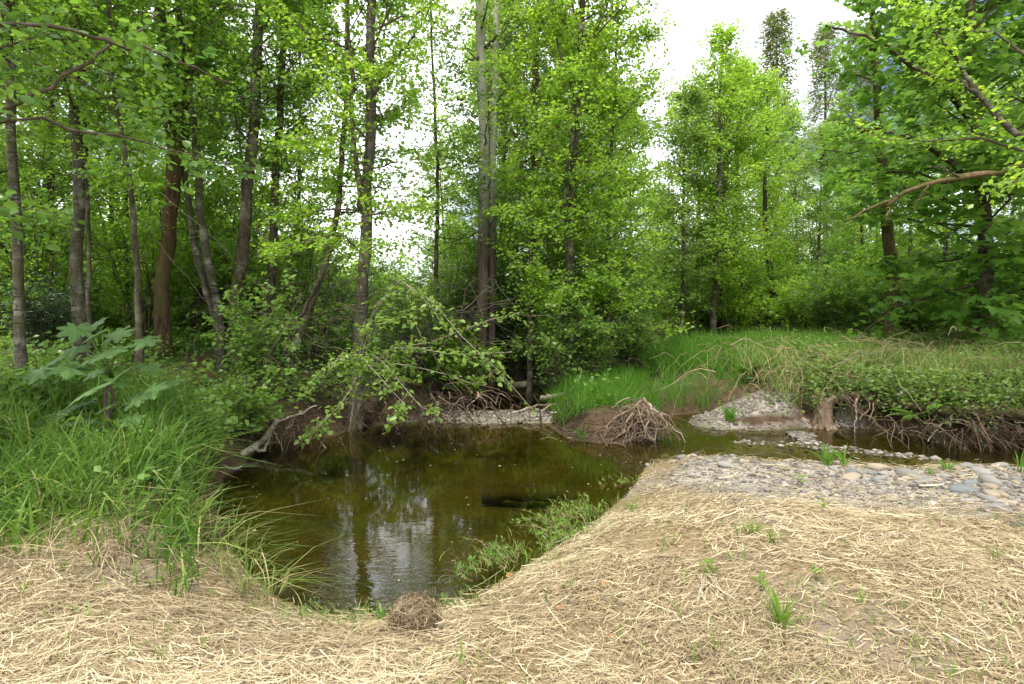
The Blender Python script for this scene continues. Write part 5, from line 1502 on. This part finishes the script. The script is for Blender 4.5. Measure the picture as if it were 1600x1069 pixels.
def frond_mesh(seed, ln, wd, mat, bip=False):
    r = np.random.default_rng(seed)
    n = 11
    j = np.linspace(0, 1, n)
    P = np.stack([ln * j * (1 - .15 * j), np.zeros(n), ln * (.75 * j - .62 * j ** 2)], 1)
    g = Geo()
    V, Q = tubes(P, np.linspace(.005, .0015, n), 4)
    g.add(V, Q, 0, .5)
    m = 26
    s = np.linspace(.10, .99, m)
    pp, tt = lerp_paths(P[None], s[None])
    pp, tt = pp[0], tt[0]
    pl = wd * np.sin(np.pi * np.clip(.12 + .86 * s, 0, 1)) ** .7 * r.uniform(.9, 1.1, m)
    for sg in (-1, 1):
        dirs = np.stack([np.full(m, .35), np.full(m, sg * 1.0), np.full(m, -.18)], 1) + r.normal(0, .05, (m, 3))
        if not bip:
            leaves(g, pp, dirs, np.tile([0, 0, 1.0], (m, 1)) + r.normal(0, .15, (m, 3)), pl, pl * .26, LEAF6, 0, np.clip(r.normal(.5, .2, m), 0, 1))
        else:
            du = unit(dirs)
            for q in np.linspace(.15, 1, 6):
                for s2 in (-1, 1):
                    d2 = du + s2 * np.array([.9, 0, 0])
                    leaves(g, pp + du * (pl * q)[:, None], d2, np.tile([0, 0, 1.0], (m, 1)) + r.normal(0, .2, (m, 3)), pl * .30 * (1.15 - .7 * q), pl * .12, LEAF4, 0, np.clip(r.normal(.5, .2, m), 0, 1))
    return g.mesh('frond', M[mat])

FR = [frond_mesh(1, .72, .085, 'dark_fern'), frond_mesh(2, .62, .16, 'fern', True), frond_mesh(3, .60, .075, 'fern')]
def fern(label, b, n, k, s, tilt=0.0):
    root = empty('fern', b, label, 'fern')
    for i in range(n):
        o = link('frond', FR[k], root, (0, 0, .02))
        o.scale = (s * rng.uniform(.75, 1.15),) * 3
        o.rotation_euler = (rng.normal(0, .12), -rng.uniform(.05, .5) + tilt, i * 6.283 / n + rng.normal(0, .2))
fern('dark sword fern with tall fronds in the grass at the left edge', base_at(40, 5.6), 13, 0, 1.15)
fern('dark fern with spreading fronds under the big-leaved plant', base_at(120, 6.6), 11, 0, .9)
fern('bright feathery fern at the right edge of the tall meadow grass', base_at(1215, 11.3), 10, 1, 1.1)
fern('bright feathery fern beside the tall grass, lower and left of the other', base_at(1180, 11.4), 8, 1, .9)
fern('lush green fern hanging to the water below the right bank', np.array([(1432 - 800) / F * 8.85, 8.85, .30]), 13, 2, .85, .25)
fern('small fern tucked under the bank top right of the lush one', np.array([(1468 - 800) / F * 8.75, 8.75, .48]), 9, 2, .8, .3)
fern('pale fern spreading over the brambles at the right edge', np.array([(1585 - 800) / F * 11.0, 11.0, 1.0]), 12, 1, 1.25)
fern('pale fern standing up from the brambles below the maple boughs', np.array([(1500 - 800) / F * 13.0, 13.0, 1.05]), 12, 1, 1.25)
fern('fern in the shaded grass behind the far end of the mossy log', base_at(660, 12.3), 10, 2, 1.0)

def tuft(label, b, n, h, w, spread, mat='sedge', group=None, tint=.5, name='grass_tuft', cat='grass tuft'):
    a = rng.uniform(0, 6.28, n)
    P = np.zeros((n, 3)); rr = rng.uniform(0, spread, n) * .35
    P[:, 0], P[:, 1] = np.cos(a) * rr, np.sin(a) * rr
    g = Geo()
    ln = rng.uniform(.1, .85, n)[:, None] * np.stack([np.cos(a), np.sin(a)], 1)
    blades(g, P, h * rng.uniform(.5, 1.1, n), w * rng.uniform(.7, 1.2, n), ln, np.clip(rng.normal(tint, .22, n), 0, 1), nseg=4)
    o = link(name, g.mesh(name, M[mat], False), None, b, label, cat, group)
    return o
tuft('bright grass tuft alone on the gravel spit by the stream', gpx(1140, 660), 90, .36, .010, .22)
tuft('spiky bright grass tuft at the near edge of the stream', gpx(1293, 728), 34, .26, .010, .14)
tuft('thin grass tuft right beside the spiky one at the stream edge', gpx(1318, 729), 16, .28, .009, .08)
tuft('low grass tuft at the top edge of the cobbles', gpx(1480, 737), 26, .18, .009, .15)
tuft('grass tuft with long blades at the right edge of the stream', gpx(1592, 738), 18, .34, .010, .12)
tuft('little grass tuft on the cobbles left of the bluest stone', gpx(1455, 742), 16, .12, .007, .10)
tuft('grass tuft on the waterline below the middle bank', np.array([1.08, 8.75, 0]), 26, .30, .010, .16)
tuft('stout green tuft standing just left of the root clod', gpx(596, 978), 16, .15, .010, .05)
tuft('tall green grass clump rising from the straw at lower right', gpx(1222, 985), 26, .26, .009, .09, 'grass', tint=.8)
tuft('small dark tuft of grass near the root clod on the sandy slope', gpx(857, 945), 14, .07, .005, .03, 'grass')
tuft('yellow-green blades at the top of the knoll by the pool edge', gpx(985, 800), 40, .14, .006, .2, 'weed')
tuft('yellow-green tuft on the dry crest above the pool', gpx(1178, 838), 34, .14, .007, .14, 'weed')
tuft('grassy tuft mixed with brown stubble on the crest of the knoll', gpx(1208, 850), 34, .12, .006, .12, 'mixed_blade')
tuft('thin green tuft at the bottom of the crest, left of the tall clump', gpx(1108, 905), 26, .12, .006, .1, 'weed')
tuft('green tuft at the far right of the straw by the gravel', gpx(1560, 880), 12, .14, .006, .08, 'weed')

# trailing weeds along the near edge of the pool
def weed_patch(label, pxs, n, leaf, h, mat='weed'):
    pts = np.array([gpx(u, v) for u, v in pxs])
    b = pts.mean(0); b[2] = max(b[2], 0)
    root = empty('waterside_weed', b, label, 'weeds')
    k = rng.integers(0, len(pts), n)
    P0 = pts[k] + rng.normal(0, .10, (n, 3)) * [1, 1, 0]
    P0[:, 2] = np.maximum(gz(P0[:, 0], P0[:, 1]), 0)
    j = np.linspace(0, 1, 6)
    d = np.column_stack([rng.normal(-.45, .45, n), rng.normal(.25, .45, n), rng.uniform(.25, 1.0, n)])
    ll = h * rng.uniform(.4, 1.15, n)
    P = P0[:, None] + d[:, None] * (ll[:, None, None] * j[None, :, None])
    P[:, :, 2] -= .45 * ll[:, None] * j ** 2
    P -= b
    g = Geo()
    V, Q = tubes(P, np.tile(np.linspace(.003, .001, 6), (n, 1)), 3)
    g.add(V, Q, 0, .5)
    link('stem', g.mesh('stem', M['dry_stem']), root, kind='stuff')
    g = Geo()
    s = rng.uniform(.2, 1, (n, 8))
    lp, lt = lerp_paths(P, s)
    m = n * 8
    leaves(g, lp.reshape(-1, 3), lt.reshape(-1, 3) * .4 + rng.normal(0, .6, (m, 3)), np.array([0, 0, 1.0]) + rng.normal(0, .6, (m, 3)), leaf * rng.uniform(.5, 1.3, m), leaf * .38 * rng.uniform(.6, 1.2, m), LEAF4, 0)
    link('foliage', g.mesh('foliage', M[mat], False), root, kind='stuff')
    c = P0[:, :2] + rng.normal(0, .12, (n, 2))
    g = Geo()
    N2 = n * 4
    c = np.repeat(P0, 4, 0) + rng.normal(0, .13, (N2, 3)) * [1, 1, 0]
    c[:, 2] = np.maximum(gz(c[:, 0], c[:, 1]), 0)
    blades(g, c - b, rng.uniform(.10, .34, N2) * h * 1.7, rng.uniform(.003, .007, N2), rng.normal(0, .6, (N2, 2)) + [-.5, .3], np.clip(rng.normal(.38, .3, N2), 0, 1))
    link('grass_blades', g.mesh('grass_blades', M['mixed_blade'], False), root, kind='stuff')
weed_patch('bushy green weeds spilling into the pool from the near bank', [(862, 842), (890, 826), (915, 812), (880, 852), (905, 838)], 75, .055, .26)
weed_patch('small trailing weeds in the shallow corner of the pool', [(780, 890), (800, 880), (770, 900), (745, 915)], 44, .045, .20, 'shrub_leaf')
weed_patch('low weeds and grass along the far end of the near bank', [(955, 775), (985, 758), (970, 765)], 14, .035, .10)
weed_patch('green weeds at the water edge right of the root clod', [(700, 950), (730, 945), (720, 955)], 26, .03, .12)
weed_patch('straggling weeds and grass left of the root clod', [(500, 970), (540, 968), (575, 975), (470, 965)], 46, .03, .14, 'shrub_leaf')

def seedling(label, b, n, h, leaf, mat='weed', group=None):
    root = empty('seedling', b, label, 'seedling', group)
    tube_obj('stem', [(0, 0, -.01), (rng.normal(0, .01), rng.normal(0, .01), h * .6), (rng.normal(0, .015), rng.normal(0, .015), h)], .0022, .0012, 'fern', root, n=5, sides=4, wob=0, jit=.001)
    g = Geo()
    a = np.arange(n) * 2.4 + rng.normal(0, .3, n)
    P = np.column_stack([np.zeros((n, 2)), h * np.linspace(.45, 1, n)])
    leaves(g, P, np.column_stack([np.cos(a), np.sin(a), np.full(n, .25)]), np.tile([0, 0, 1.0], (n, 1)) + rng.normal(0, .2, (n, 3)), leaf * rng.uniform(.7, 1.2, n), leaf * .55 * rng.uniform(.8, 1.1, n), LEAF6)
    link('foliage', g.mesh('foliage', M[mat], False), root, kind='stuff')
for lab, u, v, n, h, lf in [
    ('fresh green seedling on the grey gravel behind the knoll', 1252, 762, 5, .10, .075), ('small pale seedling on the gravel in front of the cobbles', 1284, 800, 4, .08, .06),
    ('broad-leaved seedling beside the broken sticks at lower right', 1110, 905, 5, .10, .06), ('heart-leaved seedling low in the straw left of the tall clump', 1190, 925, 4, .07, .07),
    ('weedy seedling on the sandy slope above the root clod', 880, 928, 8, .05, .03), ('round dark leaf seedling in the straw at lower middle', 1006, 1022, 3, .03, .035),
    ('yellow-green seedling in the straw under the left grass', 140, 855, 7, .16, .065), ('broad pale seedling at the left edge of the straw', 40, 850, 6, .22, .08),
    ('small seedling on the straw slope near the pool edge', 1052, 855, 4, .06, .04), ('serrated grey-green seedling right of the tall clump', 1275, 910, 7, .07, .05),
    ('tiny seedling on bare sand near the gravel', 1455, 825, 4, .05, .035)]:
    seedling(lab, gpx(u, v), n, h, lf)
for i in range(34):
    while True:
        u, v = rng.uniform(20, 1580), rng.uniform(830, 1050)
        p = gpx(u, v)
        cgx, csx, sd_, zz, _b = cover(p[:1], p[1:2])
        if csx[0] > .6:
            break
    hh = rng.uniform(.07, .17)
    wh = ('at the bottom edge' if v > 1000 else 'below the left grass' if u < 420 else 'near the root clod' if u < 760 else 'on the knoll' if v < 930 and u < 1330 else 'below the gravel' if v < 930 else 'low down in the middle' if u < 1150 else 'at the lower right')
    tuft(f"{'tall' if hh > .12 else 'short'} thin grass sprout in the straw {wh}", p, int(rng.integers(3, 8)), hh, .0055, .03, 'weed', 'sprouts in the straw', name='grass_sprout', cat='grass sprout')

# fallen leaves and sticks on the straw
for lab, u, v, s in [('curled orange dead leaf on the sandy slope, the upper one', 940, 920, .055), ('orange dead leaf lying flat below the curled one', 922, 946, .05), ('orange dead leaf under the small dark tuft', 868, 956, .045), ('small rust-coloured dead leaf in the straw at lower middle', 952, 1003, .035), ('yellowed leaf caught in the water weeds', 790, 905, .06)]:
    p = gpx(u, v)
    g = Geo()
    leaves(g, np.array([[0, 0, .012]]), np.array([[1, .3, .25]]), np.array([[.3, -.5, 1.0]]), np.array([s]), np.array([s * .75]), LEAF6, 0, np.array([.6]))
    link('dead_leaf', g.mesh('dead_leaf', M['dead_leaf'], False), None, p, lab, 'dead leaf')
for lab, pts, r in [('grey broken stick standing in the straw left of the tall clump', [(1090, 955), (1096, 930), (1102, 905)], .010), ('dark split stick beside the grey broken one', [(1105, 905), (1120, 925), (1140, 945)], .009),
                    ('pale peeled stick lying in the straw at lower right', [(1395, 993), (1420, 1000), (1440, 1006)], .006), ('brown stick at the bottom of the straw in the middle', [(1058, 1042), (1090, 1036), (1120, 1030)], .008),
                    ('dark twig lying across the sandy slope by the pool', [(1020, 880), (1048, 880), (1070, 878)], .007), ('long pale straw stalk lying below the gravel', [(1340, 852), (1410, 846), (1480, 842)], .004)]:
    P = [gpx(u, v) + [0, 0, .018 + .02 * (k % 2)] for k, (u, v) in enumerate(pts)]
    tube_obj('broken_stick', P, r, r * .7, 'pale_twig' if 'pale' in lab or 'grey' in lab else 'stump_wood', n=8, sides=6, jit=.004, label=lab, cat='stick')
